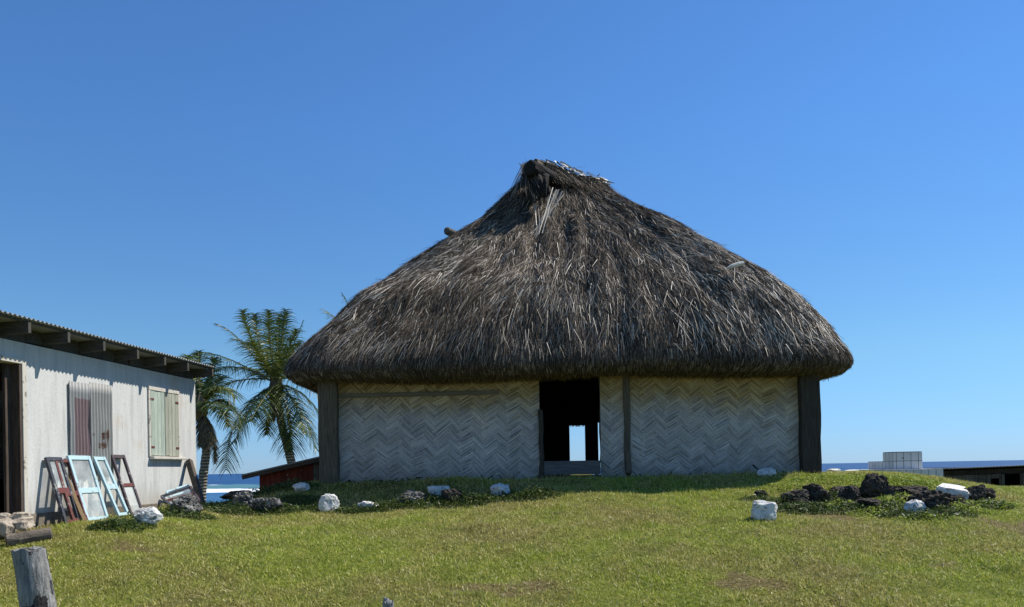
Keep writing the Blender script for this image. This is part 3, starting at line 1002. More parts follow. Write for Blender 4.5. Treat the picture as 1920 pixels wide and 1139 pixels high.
def woven(name, o, ex, x0, x1, z0, z1, parent, W=.100, n=3, seed=0, ragged=.12, slats=4):
    """twill of split bamboo on the plane o + ex*x + Z*z, outward normal = ex x Z"""
    rr = random.Random(seed)
    ex = Vector(ex).normalized(); ez = Vector((0, 0, 1)); en = ex.cross(ez)
    b = MB(); blk = []
    c45, sx, sz = math.sqrt(.5), 1.12, .86
    N = int(2.2 * max(x1 - x0, z1 - z0) / W)
    cx, cz = (x0 + x1) / 2, (z0 + z1) / 2

    def emit(rect, hor):
        (a0, b0, a1, b1) = rect
        L = (a1 - a0) if hor else (b1 - b0)
        wd = (b1 - b0) if hor else (a1 - a0)
        ns = rr.choice((slats - 1, slats, slats, slats + 1))
        depth = rr.uniform(.0, .006) + (.004 if hor else 0)
        rot = rr.gauss(0, .028); bv = rr.random()
        for k in range(ns):
            lo, hi = k / ns + rr.uniform(.00, .05) / ns, (k + 1) / ns - (rr.uniform(.02, .07) if rr.random() < .6 else rr.uniform(.1, .28)) / ns
            e0, e1 = -rr.uniform(.0, .6) * W, L + rr.uniform(.0, .6) * W
            if rr.random() < .0015: continue
            tw = rr.gauss(0, .006)
            if hor: q = [(a0 + e0, b0 + lo * wd), (a0 + e1, b0 + (lo + tw) * wd), (a0 + e1, b0 + (hi + tw) * wd), (a0 + e0, b0 + hi * wd)]
            else: q = [(a0 + lo * wd, b0 + e0), (a0 + hi * wd, b0 + e0), (a0 + (hi + tw) * wd, b0 + e1), (a0 + (lo + tw) * wd, b0 + e1)]
            mx, my = sum(p[0] for p in q) / 4, sum(p[1] for p in q) / 4
            pl = []
            for (x, y) in q:
                x, y = mx + (x - mx) * math.cos(rot) - (y - my) * math.sin(rot), my + (x - mx) * math.sin(rot) + (y - my) * math.cos(rot)
                u, v = (x - y) * c45 * sx, (x + y) * c45 * sz - .15 * (x - y) * c45
                warp = .08 * math.sin(u * 1.3 + seed) + .04 * math.sin(v * 2.3 + u) + .05 * noise.noise(Vector((u * 1.7, v * 1.7, seed)))
                pl.append((cx + u, cz + v + warp))
            pl = clip(pl, x0, x1, z0 + rr.uniform(0, ragged) * (1 if rr.random() < .5 else 0), z1)
            if len(pl) < 3: continue
            d0 = depth + rr.uniform(0, .004)
            th = .005
            i = len(b.v)
            m = len(pl)
            w3 = [o + ex * x + ez * z for x, z in pl]
            tilt = rr.gauss(0, .004)
            b.v += [w + en * (d0 + th + (tilt if kk < m / 2 else -tilt)) for kk, w in enumerate(w3)] + [w + en * (d0 - .004) for w in w3]
            b.f.append(tuple(range(i, i + m))); b.m.append(0); blk.extend([bv] * (m + 1))
            for kk in range(m):
                k2 = (kk + 1) % m
                b.f.append((i + kk, i + m + kk, i + m + k2, i + k2)); b.m.append(0)

    for y in range(-N, N):
        for k in range(-N // n - 2, N // n + 2):
            x = y + 2 * n * k
            if abs(x) < N + n:
                emit((x * W, y * W, (x + n) * W, (y + 1) * W), True)
            yy = y - 2 * n * k - 2 * n + 1
            if abs(yy) < N + n:
                emit((y * W, yy * W, (y + 1) * W, (yy + n) * W), False)
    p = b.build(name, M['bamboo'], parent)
    at = p.data.attributes.new('block', 'FLOAT', 'FACE'); at.data.foreach_set('value', blk)
    bb = MB()
    c = o + ex * cx + ez * (cz + .02) - en * .02
    bb.obox(c, ex * ((x1 - x0) / 2), ez * ((z1 - z0) / 2 - .02), en * .012)
    bb.build('wall_backing', M['backing'], p)
    return p


def hx(px): return P(px, 800, 15.3).x


ZB, ZT = 1.27, 3.42
O = Vector((0, 15.3, 0))
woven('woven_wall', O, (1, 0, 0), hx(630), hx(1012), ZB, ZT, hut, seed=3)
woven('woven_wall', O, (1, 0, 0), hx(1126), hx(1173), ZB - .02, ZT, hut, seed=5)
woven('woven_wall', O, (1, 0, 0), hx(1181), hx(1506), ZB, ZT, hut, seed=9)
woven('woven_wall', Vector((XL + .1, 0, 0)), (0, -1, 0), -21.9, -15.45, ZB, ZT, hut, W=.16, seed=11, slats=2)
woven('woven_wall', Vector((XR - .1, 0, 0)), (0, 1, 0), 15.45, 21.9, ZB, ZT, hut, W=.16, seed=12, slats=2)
# back wall with its small opening and a slit where the panels part
s0, s1 = P(1068, 830, 22).x, P(1097, 830, 22).x
s2, s3 = P(1121.5, 830, 22).x, P(1126, 830, 22).x
OB = Vector((0, 22.0, 0))
woven('woven_wall', OB, (-1, 0, 0), -s0, -(XL + .1), ZB, ZT, hut, W=.16, seed=13, slats=2)
b2 = MB(); b2.box((s2, 21.98, P(1080, 797, 22).z + .05), (s3, 22.0, ZT)); b2.build('slit_cover', M['backing'], hut)
woven('woven_wall', OB, (-1, 0, 0), -s2, -s1, ZB, ZT, hut, W=.16, seed=14, slats=2)
woven('woven_wall', OB, (-1, 0, 0), -(XR - .1), -s3, ZB, ZT, hut, W=.16, seed=15, slats=2)
zh = P(1080, 800, 22).z
b = MB(); b.box((s0, 21.98, zh + .03), (s1, 22.0, ZT)); 
lint = b.build('door_lintel', M['backing'], hut)
n = 160
c0 = np.stack([rng.uniform(s0, s1, n), np.full(n, 22.0), np.full(n, zh + .10)], -1)
D = np.stack([rng.normal(0, .15, n), np.zeros(n), -np.ones(n)], -1); D /= np.linalg.norm(D, axis=1, keepdims=True)
V_, Q_ = np_strips(c0, D, np.tile(np.array([0, 1., 0]), (n, 1)), rng.uniform(.04, .12, n), rng.uniform(.01, .02, n))
link('lintel_fringe', np_mesh('lintel_fringe', V_, Q_), M['backing'], lint)


def post(name, px0, px1, ytop, ybot, Y, dp, mat, zt=3.6):
    lo = P((px0 + px1) / 2, ybot, Y)
    x0, x1 = P(px0, 800, Y).x, P(px1, 800, Y).x
    b = MB()
    w, d = (x1 - x0) / 2, dp / 2
    n = 10
    ring = []
    for k in range(n + 1):
        z = lo.z + (zt - lo.z) * k / n
        wob = .008 * math.sin(k * 1.3 + px0)
        ring.append(Vector(((x0 + x1) / 2 + wob, Y + d, z)))
    pts = []
    for c in ring:
        for (sx, sy) in ((-1, -1), (1, -1), (1, 1), (-1, 1)):
            b.v.append(c + Vector((sx * (w + random.gauss(0, .004)), sy * (d + random.gauss(0, .003)), 0)))
    for k in range(n):
        for j in range(4):
            a, c = k * 4 + j, k * 4 + (j + 1) % 4
            b.f.append((a, c, c + 4, a + 4)); b.m.append(0)
    b.f.append((3, 2, 1, 0)); b.m.append(0)
    b.f.append((n * 4, n * 4 + 1, n * 4 + 2, n * 4 + 3)); b.m.append(0)
    return b.build(name, mat, hut, bevel=.02)


post('corner_post', 596, 632, 715, 911, 15.12, .32, M['tan_post'])
post('corner_post', 1503, 1540, 700, 887, 15.12, .32, M['post_wood'])
post('corner_post', 668, 692, 715, 890, 21.7, .3, M['post_wood'])
post('corner_post', 1340, 1364, 700, 890, 21.7, .3, M['post_wood'])
post('wall_post', 1170.5, 1182.5, 715, 888, 15.22, .07, M['tan_post'])
post('door_post', 1010, 1019, 770, 893, 15.2, .08, M['post_wood'], P(1014, 768, 15.2).z)
post('door_post', 1124.5, 1128.5, 715, 868, 15.3, .08, M['post_wood'])
b = MB(); a, c = P(632, 743, 15.27), P(935, 736, 15.27)
b.beam(a, c, .03, .085)
b.build('wall_rail', M['rail_wood'], hut, bevel=.006)
b = MB(); a, c = P(1020, 878, 15.24), P(1126, 876.5, 15.24)
b.beam(a, c, .09, .27)
b.build('door_sill', M['sill_wood'], hut, bevel=.012)
b = MB(); a, c = P(1005, 896, 15.2), P(1120, 894, 15.2)
b.beam(a, c, .18, .07)
b.build('door_step', M['post_wood'], hut, bevel=.01)
# wooden footing under the right hand post
b = MB(); p = P(1523, 893, 15.2); b.box(p + Vector((-.16, -.02, -.16)), p + Vector((.16, .28, .075)))
b.build('post_footing', M['dark'], hut)

# bleached stick on the thatch
GP = np.array([proj(v) for v in BV[::1]]) if False else None


def roof_hit(px, py):
    pr = BV - np.array(EYE)
    u = HX + F * (pr @ np.array(CR)) / pr[:, 1]; v = HY - F * (pr @ np.array(CU)) / pr[:, 1]
    d = np.hypot(u - px, v - py) + (BV[:, 1] > 19.5) * 1000
    k = np.argmin(d)
    return Vector(BV[k])


p = roof_hit(1378, 500)
a = P(1362, 504, p.y - .42); c = P(1394, 494, p.y - .34)
b = MB(); b.tube([a, a.lerp(c, .3) + Vector((0, 0, .012)), a.lerp(c, .7) + Vector((0, 0, .01)), c], [.015, .04, .046, .04], 8)
tag(b.build('stick', M['stick'], None, a), 'short bleached stick lying on the right slope of the thatch roof', 'stick')

# ------------------------------------------------------------------ white concrete building
WX, WD = -8.08, .11
dw = Vector((WD, 1, 0)).normalized(); nw = Vector((1, -WD, 0)).normalized()
W0 = Vector((WX, 0, 0))


def wall_pt(px, py, off=0.0):
    r = ray(px, py)
    o = W0 + nw * off
    t = (o - EYE).dot(nw) / r.dot(nw)
    return EYE + r * t


def az_(px, py, off=0.0):
    p = wall_pt(px, py, off)
    return (p - W0).dot(dw), p.z


def Bp(a, off, z): return W0 + dw * a + nw * off + Vector((0, 0, z))


def bbox(mb, a0, a1, o0, o1, z0, z1, m=0):
    mb.obox(Bp((a0 + a1) / 2, (o0 + o1) / 2, (z0 + z1) / 2), dw * (a1 - a0) / 2, nw * (o1 - o0) / 2, Vector((0, 0, (z1 - z0) / 2)), m)


A0 = 6.2
A1 = az_(367, 800)[0]
ZBASE, ZTOP, ZROOF = .98, 3.40, 3.66
bld = thing('white_building', Bp((A0 + A1) / 2, 0, .9), 'whitewashed concrete building with a low iron roof, boarded windows and an open dark doorway', 'building')
da0, da1 = 9.55, az_(40, 800)[0]
zdt = az_(45, 683)[1]
b = MB()
bbox(b, A0, da0, -.16, 0, ZBASE, ZTOP)
bbox(b, da1, A1, -.16, 0, ZBASE, ZTOP)
bbox(b, da0, da1, -.16, 0, zdt, ZTOP)
wall = b.build('wall', M['plaster'], bld)
b = MB()
bbox(b, A0, A1, -5.2, -5.04, ZBASE - .6, ZTOP - .3)
bbox(b, A0, A0 + .16, -5.04, -.16, ZBASE - .6, ZTOP - .05)
bbox(b, A1 - .16, A1, -5.04, -.163, ZBASE - .6, ZTOP - .003)
b.build('wall', M['plaster'], bld)
b = MB()
bbox(b, A0, A1 + .02, -.3, .02, .2, ZBASE)
bbox(b, A0, A1, -5.04, -.31, .2, ZBASE - .03)
b.build('footing', M['footing'], bld)
# frieze boards between the rafters, ragged lower edge
b = MB()
a = A0
while a < A1 - .02:
    w = min(random.uniform(.5, .75), A1 - a)
    bbox(b, a, a + w - .012, -.10, -.02 - random.uniform(0, .02), ZTOP + random.uniform(.012, .03), ZROOF - .03)
    a += w
b.build('frieze_board', M['grey_wood'], bld)
# plaster lip at the wall head
# rafters
rf = [az_(px, py)[0] for px, py in ((8, 600), (85, 630), (154, 645), (220, 665), (273, 680), (318, 690), (366.0, 700))]
rf = [rf[0] - .92] + rf
for k, a in enumerate(rf):
    b = MB()
    top = ZROOF - .045
    pts = [Bp(a, -.5, top), Bp(a, .375, top + .0), Bp(a, .375, top - .15), Bp(a, -.5, top - .19)]
    i = len(b.v)
    b.v += [p + dw * -.028 for p in pts] + [p + dw * .028 for p in pts]
    b.f += [(0, 1, 2, 3), (7, 6, 5, 4), (0, 4, 5, 1), (1, 5, 6, 2), (2, 6, 7, 3), (3, 7, 4, 0)]; b.m += [0] * 6
    b.build('rafter', M['grey_wood'], bld, bevel=.004)
b = MB(); bbox(b, A0, A1 + .05, .29, .335, ZROOF - .042, ZROOF - .012)
b.build('roof_batten', M['grey_wood'], bld)


def corrugated(name, p0, du, dv, L, Wd, amp, lam, nrm, mat, parent, paint=None, rust=None, ragged=0.0, seed=0, dents=.0):
    """sheet spanned by du (across the waves, length L) and dv (along them, length Wd)"""
    nu = int(L / lam * 8); nv = max(2, int(Wd / .15))
    v = []; pa = []; ru = []
    for i in range(nu + 1):
        for j in range(nv + 1):
            u, w = L * i / nu, Wd * j / nv
            if ragged and j == 0: w += ragged * (noise.noise(Vector((u * 9, seed, 0))) - .1)
            h = amp * math.sin(2 * math.pi * u / lam) + dents * noise.noise(Vector((u * 3, w * 3, seed)))
            v.append(p0 + du * u + dv * w + nrm * h)
            pa.append(paint(u, w) if paint else 0); ru.append(rust(u, w) if rust else 0)
    f = []
    for i in range(nu):
        for j in range(nv):
            a = i * (nv + 1) + j
            f.append((a, a + nv + 1, a + nv + 2, a + 1))
    me = bpy.data.meshes.new(name); me.from_pydata(v, [], f); me.update()
    me.polygons.foreach_set('use_smooth', [True] * len(f))
    for nm, d in (('paint', pa), ('rust', ru)):
        at = me.attributes.new(nm, 'FLOAT', 'POINT'); at.data.foreach_set('value', d)
    o = link(name, me, mat, parent)
    s = o.modifiers.new('solid', 'SOLIDIFY'); s.thickness = .002
    return o


sl_ = math.radians(-4.5)
corrugated('iron_roof', Bp(A0 - .2, .40, ZROOF), dw, (nw * -math.cos(sl_) + Vector((0, 0, math.sin(sl_)))), A1 - A0 + .28, 5.8, .014, .085, Vector((0, 0, 1)), M['iron_roof'], bld,
           rust=lambda u, w: .12 * (noise.noise(Vector((u * 1.3, w, 2))) + .3))
# door frame
b = MB()
bbox(b, da1 - .005, da1 + .075, -.17, .035, ZBASE + .02, zdt + .07)
bbox(b, da0 - .07, da0 + .01, -.17, .035, ZBASE + .02, zdt + .07)
bbox(b, da0 + .011, da1 - .006, -.17, .033, zdt - .01, zdt + .068)
b.build('door_frame', M['cream_frame'], bld, bevel=.006)
b = MB(); bbox(b, da1 - .16, da1 - .012, -.155, -.11, ZBASE + .02, zdt - .02)
bbox(b, da1 - .05, da1 - .007, -.108, .02, ZBASE + .02, zdt - .02)
b.build('door_jamb', M['jamb_wood'], bld, bevel=.005)
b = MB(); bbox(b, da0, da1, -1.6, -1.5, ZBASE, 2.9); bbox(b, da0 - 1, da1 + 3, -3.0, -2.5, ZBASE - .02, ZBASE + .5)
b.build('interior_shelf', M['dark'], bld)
b = MB(); bbox(b, da0, da1 - .17, -.4, -.1, ZBASE - .001, ZBASE + .03)
b.build('threshold', M['footing'], bld)
# iron sheets over a window
aL, zt0 = az_(129, 711, .03)
aM, zt1 = az_(166, 716, .03)
aR, zt2 = az_(207, 722, .03)
zb0 = az_(150, 895, .03)[1]


def spots(lst, u, w):
    r = 0
    for cu, cw, su, sw, am in lst:
        r = max(r, 1.15 * am * math.exp(-((u - cu) / su) ** 2 - ((w - cw) / sw) ** 2))
    return r


H0 = (zt0 + zt1) / 2 - zb0 - .03
corrugated('iron_sheet', Bp(aL, .03, zb0 - .02), dw, Vector((0, 0, 1)), aM - aL + .03, H0 + .02, .017, .075, nw, M['iron_sheet_red'], bld,
           paint=lambda u, w: 1.0 if (u > .14 and w < H0 - .28) else 0.0, rust=lambda u, w: spots([(.15, H0 - .07, .05, .08, .45), (.42, H0 - .2, .05, .05, .5), (.1, H0 - .2, .03, .05, .4), (.35, H0 - .25, .04, .04, .4)], u, w), seed=1, dents=.012)
W1 = aR - aM
zr = az_(185, 826, .045)[1]
HR = (zt1 + zt2) / 2 - zb0 - .01
corrugated('iron_sheet', Bp(aM, .048, zb0 + .02), dw, Vector((0, 0, 1)), W1, HR - .02, .017, .075, nw, M['iron_sheet_grey'], bld,
           rust=lambda u, w: spots([(.05, zr - zb0, .09, .08, .62), (.22, zr - zb0 - .02, .06, .09, .55), (.33, zr - zb0, .08, .12, .66), (.42, zr - zb0 + .02, .06, .14, .6), (W1 - .05, HR - .25, .03, .06, .5), (W1 - .06, HR - .5, .03, .05, .5), (.1, HR - .6, .03, .08, .35), (W1 - .04, HR - .8, .03, .08, .4), (.1, .1, .4, .1, .35)], u, w), ragged=.12, seed=2, dents=.012)
# batten below the sheets
b = MB(); a0, z0 = az_(172, 905, .02); a1, z1 = az_(187, 905, .02)
bbox(b, a0, a1, .002, .02, .92, zb0 + .05)
b.build('window_board', M['cream_frame'], bld)
# plank shutters with frame and sill
aL, zt = az_(282, 732, .03); aR, zt_ = az_(334, 740, .03); aM = az_(309, 736, .03)[0]
zb = az_(283, 855, .03)[1]
zt = (zt + zt_) / 2
b = MB()
bbox(b, aL - .05, aL - .002, .001, .03, zb, zt + .002); bbox(b, aR + .002, aR + .045, .001, .028, zb, zt + .002)
bbox(b, aL - .05, aR + .045, .001, .034, zt + .004, zt + .07)
b.build('shutter_frame', M['cream_frame'], bld, bevel=.004)


def shutter(a0, a1, mat):
    b = MB()
    n = 4
    for k in range(n):
        w = (a1 - a0) / n
        bbox(b, a0 + k * w + .003, a0 + (k + 1) * w - .003, .004 + random.uniform(0, .003), .026 + random.uniform(-.002, .004), zb + random.uniform(.0, .02), zt - random.uniform(.004, .02))
    s = b.build('shutter', mat, bld, bevel=.003)
    for zz in (zb + .16, zt - .16):
        h = MB(); aa = a0 + .05 if a0 < aM - .1 else a1 - .05
        bbox(h, aa - .05, aa + .05, .030, .037, zz - .018, zz + .018)
        h.build('hinge', M['paint_red'], s)


shutter(aL, aM - .006, M['green_plank']); shutter(aM + .006, aR, M['bare_plank'])
b = MB(); a0, z0 = az_(284, 861, .0); a1, z1 = az_(347, 864, .0)
bbox(b, aL - .03, aR + .16, .001, .10, zb - .06, zb - .012)
b.build('window_sill', M['cream_frame'], bld, bevel=.008)

# ------------------------------------------------------------------ old window sashes leaning on the wall


def sash(name, label, TL, BL, width, stile, mids, cols, glass, group='old window sashes leaning on the white wall', panes=1):
    """TL: pixel of the top left corner (touching the wall), BL: pixel of the bottom left corner on the ground"""
    T = wall_pt(*TL, .04)
    Bt = wall_pt(*BL, .40)
    Bt.z = gz(Bt.x, Bt.y) - .01
    t = thing(name, Bt, label, 'window sash', group)
    up = (T - Bt); H = up.length; up.normalize()
    nn = dw.cross(up).normalized()
    if nn.dot(nw) < 0: nn = -nn
    th = .022
    def at(u, v, o=0): return Bt + dw * u + up * v + nn * o
    for u in (stile / 2, width - stile / 2):
        b = MB(); b.obox(at(u, H / 2), dw * stile / 2, up * H / 2, nn * th)
        b.build('stile', M[cols[0]], t, bevel=.005)
    for v, hh, cn in mids:
        b = MB(); b.obox(at(width / 2, v * H), dw * (width / 2 - stile - .001), up * hh / 2, nn * (th - .003))
        b.build('rail', M[cn], t, bevel=.004)
    for v0, v1 in glass:
        b = MB(); b.obox(at(width / 2, (v0 + v1) / 2 * H), dw * (width / 2 - stile - .002), up * ((v1 - v0) / 2 * H), nn * .002)
        b.build('glass_pane', M['glass'], t)
    return t, at, H


sash('window_sash', 'dark navy and red wooden window sash, nearest the dark doorway', (84, 858), (122, 990), .34, .05, [(.975, .06, 'paint_navy'), (.50, .09, 'paint_red'), (.03, .07, 'paint_red')], ['paint_navy'], [(.54, .95)])
sash('window_sash', 'plain dark red sash standing right behind the navy and red sash', (100, 862), (137, 984), .33, .045, [(.975, .05, 'paint_red'), (.46, .08, 'paint_red'), (.04, .07, 'paint_red')], ['paint_red'], [])
sash('window_sash', 'wide pale blue window sash in front of the corrugated iron sheets', (125, 855), (163, 978), .52, .055, [(.97, .07, 'paint_blue'), (.47, .085, 'paint_blue'), (.03, .08, 'paint_blue')], ['paint_blue'], [(.06, .43), (.51, .94)])
sash('window_sash', 'narrow pale blue sash leaning at the right edge of the iron sheets', (173, 857), (222, 976), .30, .055, [(.97, .06, 'paint_blue'), (.50, .09, 'paint_blue'), (.03, .07, 'paint_blue')], ['paint_blue'], [(.54, .94)])
sash('window_sash', 'dark plum window sash with a red middle bar, left of the plank shutters', (207, 853), (245, 963), .36, .045, [(.97, .06, 'paint_plum'), (.50, .06, 'paint_red'), (.03, .06, 'paint_plum')], ['paint_plum'], [(.06, .47)])
# plank
T = wall_pt(112, 868, .02); Bt = wall_pt(160, 981, .46); Bt.z = gz(Bt.x, Bt.y)
b = MB(); b.beam(Bt - Vector((0, 0, .02)), T, .09, .03, side=dw)
tag(b.build('plank', M['plank_wood'], None, Bt, bevel=.004), 'raw brown plank leaning between the red sash and the wide blue sash', 'plank')
# beam at the corner
T = wall_pt(354, 864, .06); Bt = wall_pt(382, 948, .62); Bt.z = gz(Bt.x, Bt.y)
b = MB(); b.beam(Bt - Vector((0, 0, .08)), T, .10, .11, side=dw)
tag(b.build('timber_beam', M['beam_wood'], None, Bt, bevel=.01), 'weathered brown timber leaning against the far corner of the white wall', 'timber')
# sash lying on its side by the corner
t = thing('window_sash', ground_hit(335, 948, y0=11), 'broken red and grey sash lying low beside the foot of the leaning timber', 'window sash')
q = [P(303, 932, 13.9), P(357, 914, 14.4), P(374, 940, 13.7), P(322, 951, 13.2)]
nq = (q[1] - q[0]).cross(q[3] - q[0]).normalized()
for (i, j, mt) in ((0, 1, 'paint_navy'), (1, 2, 'paint_plum'), (3, 2, 'paint_plum'), (0, 3, 'paint_navy')):
    b = MB(); b.beam(q[i], q[j], .055, .04, side=nq); b.build('stile', M[mt], t, bevel=.004)
b = MB(); b.beam(q[0].lerp(q[3], .45), q[1].lerp(q[2], .5), .06, .035, side=nq); b.build('rail', M['paint_red'], t, bevel=.004)
b = MB(); b.quad([q[0].lerp(q[2], .06), q[1].lerp(q[3], .06), q[1].lerp(q[2], .46), q[0].lerp(q[3], .42)]); b.build('glass_pane', M['glass'], t)
b = MB(); b.quad([q[0].lerp(q[3], .5), q[1].lerp(q[2], .54), q[2].lerp(q[0], .05), q[3].lerp(q[1], .05)]); b.build('glass_pane', M['glass'], t)
t2 = thing('window_sash', ground_hit(330, 945, y0=11), 'pale grey sash lying behind the broken red sash at the foot of the wall', 'window sash')
q = [P(312, 924, 14.3), P(352, 911, 14.75), P(358, 921, 14.7), P(318, 933, 14.2)]
nq = (q[1] - q[0]).cross(q[3] - q[0]).normalized()
for (i, j) in ((0, 1), (1, 2), (3, 2), (0, 3)):
    b = MB(); b.beam(q[i], q[j], .05, .04, side=nq); b.build('stile', M['paint_blue'], t2, bevel=.004)
b = MB(); b.quad(q); b.build('glass_pane', M['glass'], t2)

# ------------------------------------------------------------------ stones


def rock(name, label, px, py, wpx, hpx, mat, rough=.25, sub=4, squash=1.0, flat=0.0, tilt=0.0, seed=None, group=None, boxy=0.0, Y=None, dep=.8, sink=.18):
    """px,py: middle of the stone's foot in the photo, wpx,hpx: its visible size there"""
    if Y is None: b0 = ground_hit(px, py)
    else: b0 = P(px, py, Y)
    k = b0.y / F
    w, h = wpx * k, hpx * k
    if mat in ('dark_stone', 'grey_coral_stone'): w *= 1.12; h *= 1.08
    seed = seed if seed is not None else px * .37 + py
    bm = bmesh.new()
    bmesh.ops.create_icosphere(bm, subdivisions=sub, radius=1)
    so = Vector((seed, seed * .31, -seed * .7))
    rq = random.Random(seed)
    planes = []
    for _ in range(11):
        pn_ = Vector((rq.gauss(0, 1), rq.gauss(0, 1), rq.gauss(0, .8))).normalized()
        planes.append((pn_, rq.uniform(.62, .95)))
    for v in bm.verts:
        d = v.co.normalized()
        if boxy:
            m = max(abs(d.x), abs(d.y), abs(d.z))
            d = d.lerp(d / m * .86, boxy)
        r = 1 + rough * (noise.fractal(d * 1.5 + so, 1.0, 2.0, 3) * .8) + rough * .5 * noise.ridged_multi_fractal(d * 2.5 + so, .9, 2.1, 4, 1.0, 2.0) * .35
        r += rough * .35 * noise.fractal(d * 6 + so, .8, 2.0, 3)
        for pn_, po in planes:
            k_ = d.normalized().dot(pn_)
            if k_ > .2: r = min(r, po / k_ * (1 + rough * (.55 if mat in ('dark_stone', 'grey_coral_stone') else .22) * noise.fractal(d * 4 + so, .7, 2.0, 5)))
        v.co = d * r
        if flat: v.co.z = min(v.co.z, flat + .05 * noise.noise(v.co * 3))
    zs = [v.co.z for v in bm.verts]; xs_ = [v.co.x for v in bm.verts]
    rx = (max(xs_) - min(xs_)) / 2; z0, z1 = min(zs), max(zs)
    H = h * (1 + sink)
    for v in bm.verts:
        v.co.x = (v.co.x - (max(xs_) + min(xs_)) / 2) / rx * w / 2
        v.co.y = v.co.y / rx * w / 2 * dep
        v.co.z = (v.co.z - z0) / (z1 - z0) * H - h * sink
    bm.transform(Matrix.Translation((b0.x, b0.y + w * .3 * dep, b0.z)) @ Matrix.Rotation(tilt, 4, 'Y'))
    me = bpy.data.meshes.new(name); bm.to_mesh(me); bm.free()
    o = link(name, me, M[mat], None, b0)
    return tag(o, label, 'rock', group)


GL = 'painted stones in a line before the hut'
GD = 'dark rocks heaped right of the hut'
WS, HS, DS, CS = 'white_stone', 'half_white_stone', 'dark_stone', 'grey_coral_stone'
rock('white_rock', 'upright white painted rock on the lawn below the left hut post', 616, 961, 37, 35, WS, .2, boxy=.35, group=GL)
rock('low_rock', 'low crusted rock with a white top, just right of the upright white rock', 688, 957, 44, 17, HS, .35, group=GL)
rock('mossy_rock', 'ragged grey coral rock under weeds, midway along the left woven wall', 765, 949, 62, 28, CS, .5, group=GL)
rock('white_rock', 'flat white rock half shaded, right of the ragged coral rock', 822, 931, 44, 20, WS, .22, flat=.5, group=GL)
rock('mossy_rock', 'dark weedy rock in front of the flat half shaded white rock', 850, 944, 48, 26, DS, .45, group=GL)
rock('white_rock', 'white painted rock on the grass just left of the hut doorway', 939, 932, 38, 26, WS, .24, boxy=.4, tilt=-.1, group=GL)
rock('white_rock', 'small dull white stone in shade at the foot of the red shed', 562, 923, 32, 18, WS, .2)
rock('white_rock', 'white stone lying against the right woven wall', 1440, 893, 37, 16, WS, .18)
rock('white_rock', 'blocky white rock alone on the lawn below the right woven wall', 1436, 976, 50, 37, WS, .22, boxy=.5, tilt=.10)
rock('white_boulder', 'large white boulder with a grey top left, in front of the plum sash', 272, 986, 58, 36, HS, .25, dep=.8, seed=5.3)
rock('coral_rock', 'dark pitted coral rock in front of the lying sashes', 345, 966, 56, 36, CS, .5, seed=8.1)
rock('coral_rock', 'tall pale crusted coral rock at the left end of the mound', 454, 956, 38, 34, CS, .5, seed=21.0)
rock('coral_rock', 'wide dark coral rock with a flat white rim, right of the tall pale coral rock', 498, 963, 54, 27, CS, .4, flat=.55, seed=31.0)
rock('coral_rock', 'low dark rock behind the tall pale coral rock', 440, 937, 60, 16, DS, .4)
# the dark heap
rock('dark_rock', 'leftmost low dark rock of the heap, nearest the blocky white rock', 1496, 952, 46, 32, DS, .5, group=GD)
rock('dark_rock', 'knobbly dark rock second from the left in the heap', 1536, 951, 52, 42, DS, .5, group=GD)
rock('dark_rock', 'rounded dark rock third from the left in the heap, among weeds', 1598, 944, 40, 32, DS, .4, group=GD)
rock('dark_rock', 'flat dark rock lying behind the rounded dark rock', 1582, 928, 46, 15, DS, .4, group=GD)
rock('dark_rock', 'tallest pointed dark rock in the middle of the heap', 1646, 936, 48, 46, DS, .45, group=GD)
rock('dark_rock', 'mid sized dark rock leaning on the right of the tallest rock', 1672, 934, 36, 25, DS, .45, group=GD)
rock('dark_rock', 'low dark rubble below the tallest rock, mixed with grass', 1636, 958, 66, 22, DS, .5, group=GD)
rock('dark_rock', 'long dark rock behind the small white rock of the heap', 1716, 936, 72, 24, DS, .42, group=GD)
rock('dark_rock', 'broad dark rock right beside the small white rock, below the white slab', 1762, 962, 74, 40, DS, .45, group=GD)
rock('dark_rock', 'dark rock at the foot of the white slab, on its right', 1800, 955, 40, 26, DS, .45, group=GD)
rock('dark_rock', 'dark rock just right of the white slab', 1836, 943, 40, 32, DS, .5, group=GD)
rock('dark_rock', 'rightmost small dark rock of the heap', 1856, 940, 32, 24, DS, .5, group=GD)
for lab, px, py, w_, h_ in (('small dark rock between the two left rocks of the heap', 1516, 955, 24, 15), ('small dark rock in the weeds right of the rounded dark rock', 1622, 950, 26, 16), ('small dark rock behind the white slab', 1795, 922, 30, 14),
                            ('small dark rock below the rounded dark rock', 1588, 954, 28, 12), ('small dark rock between the tallest rock and the long dark rock', 1690, 944, 26, 14), ('tiny dark rock at the right foot of the heap', 1826, 958, 24, 12)):
    rock('dark_rock', lab, px, py, w_, h_, DS, .5, group=GD)
rock('white_rock', 'small angular white rock at the front of the dark heap', 1720, 965, 37, 28, WS, .2, boxy=.5)
rock('white_rock', 'small white stone far on the mound just right of the right hut post', 1566, 886, 26, 7, WS, .2, Y=17.0)
rock('white_rock', 'second small white stone on the mound rim behind the hut corner', 1602, 887, 30, 6, WS, .2, Y=17.6)
rock('white_rock', 'tiny white stone on the mound rim nearest the tiled tomb', 1626, 890, 20, 5, WS, .2, Y=17.0)
rock('dark_rock', 'small dark stone in the grass left of the dark heap', 1428, 934, 26, 14, DS, .5)
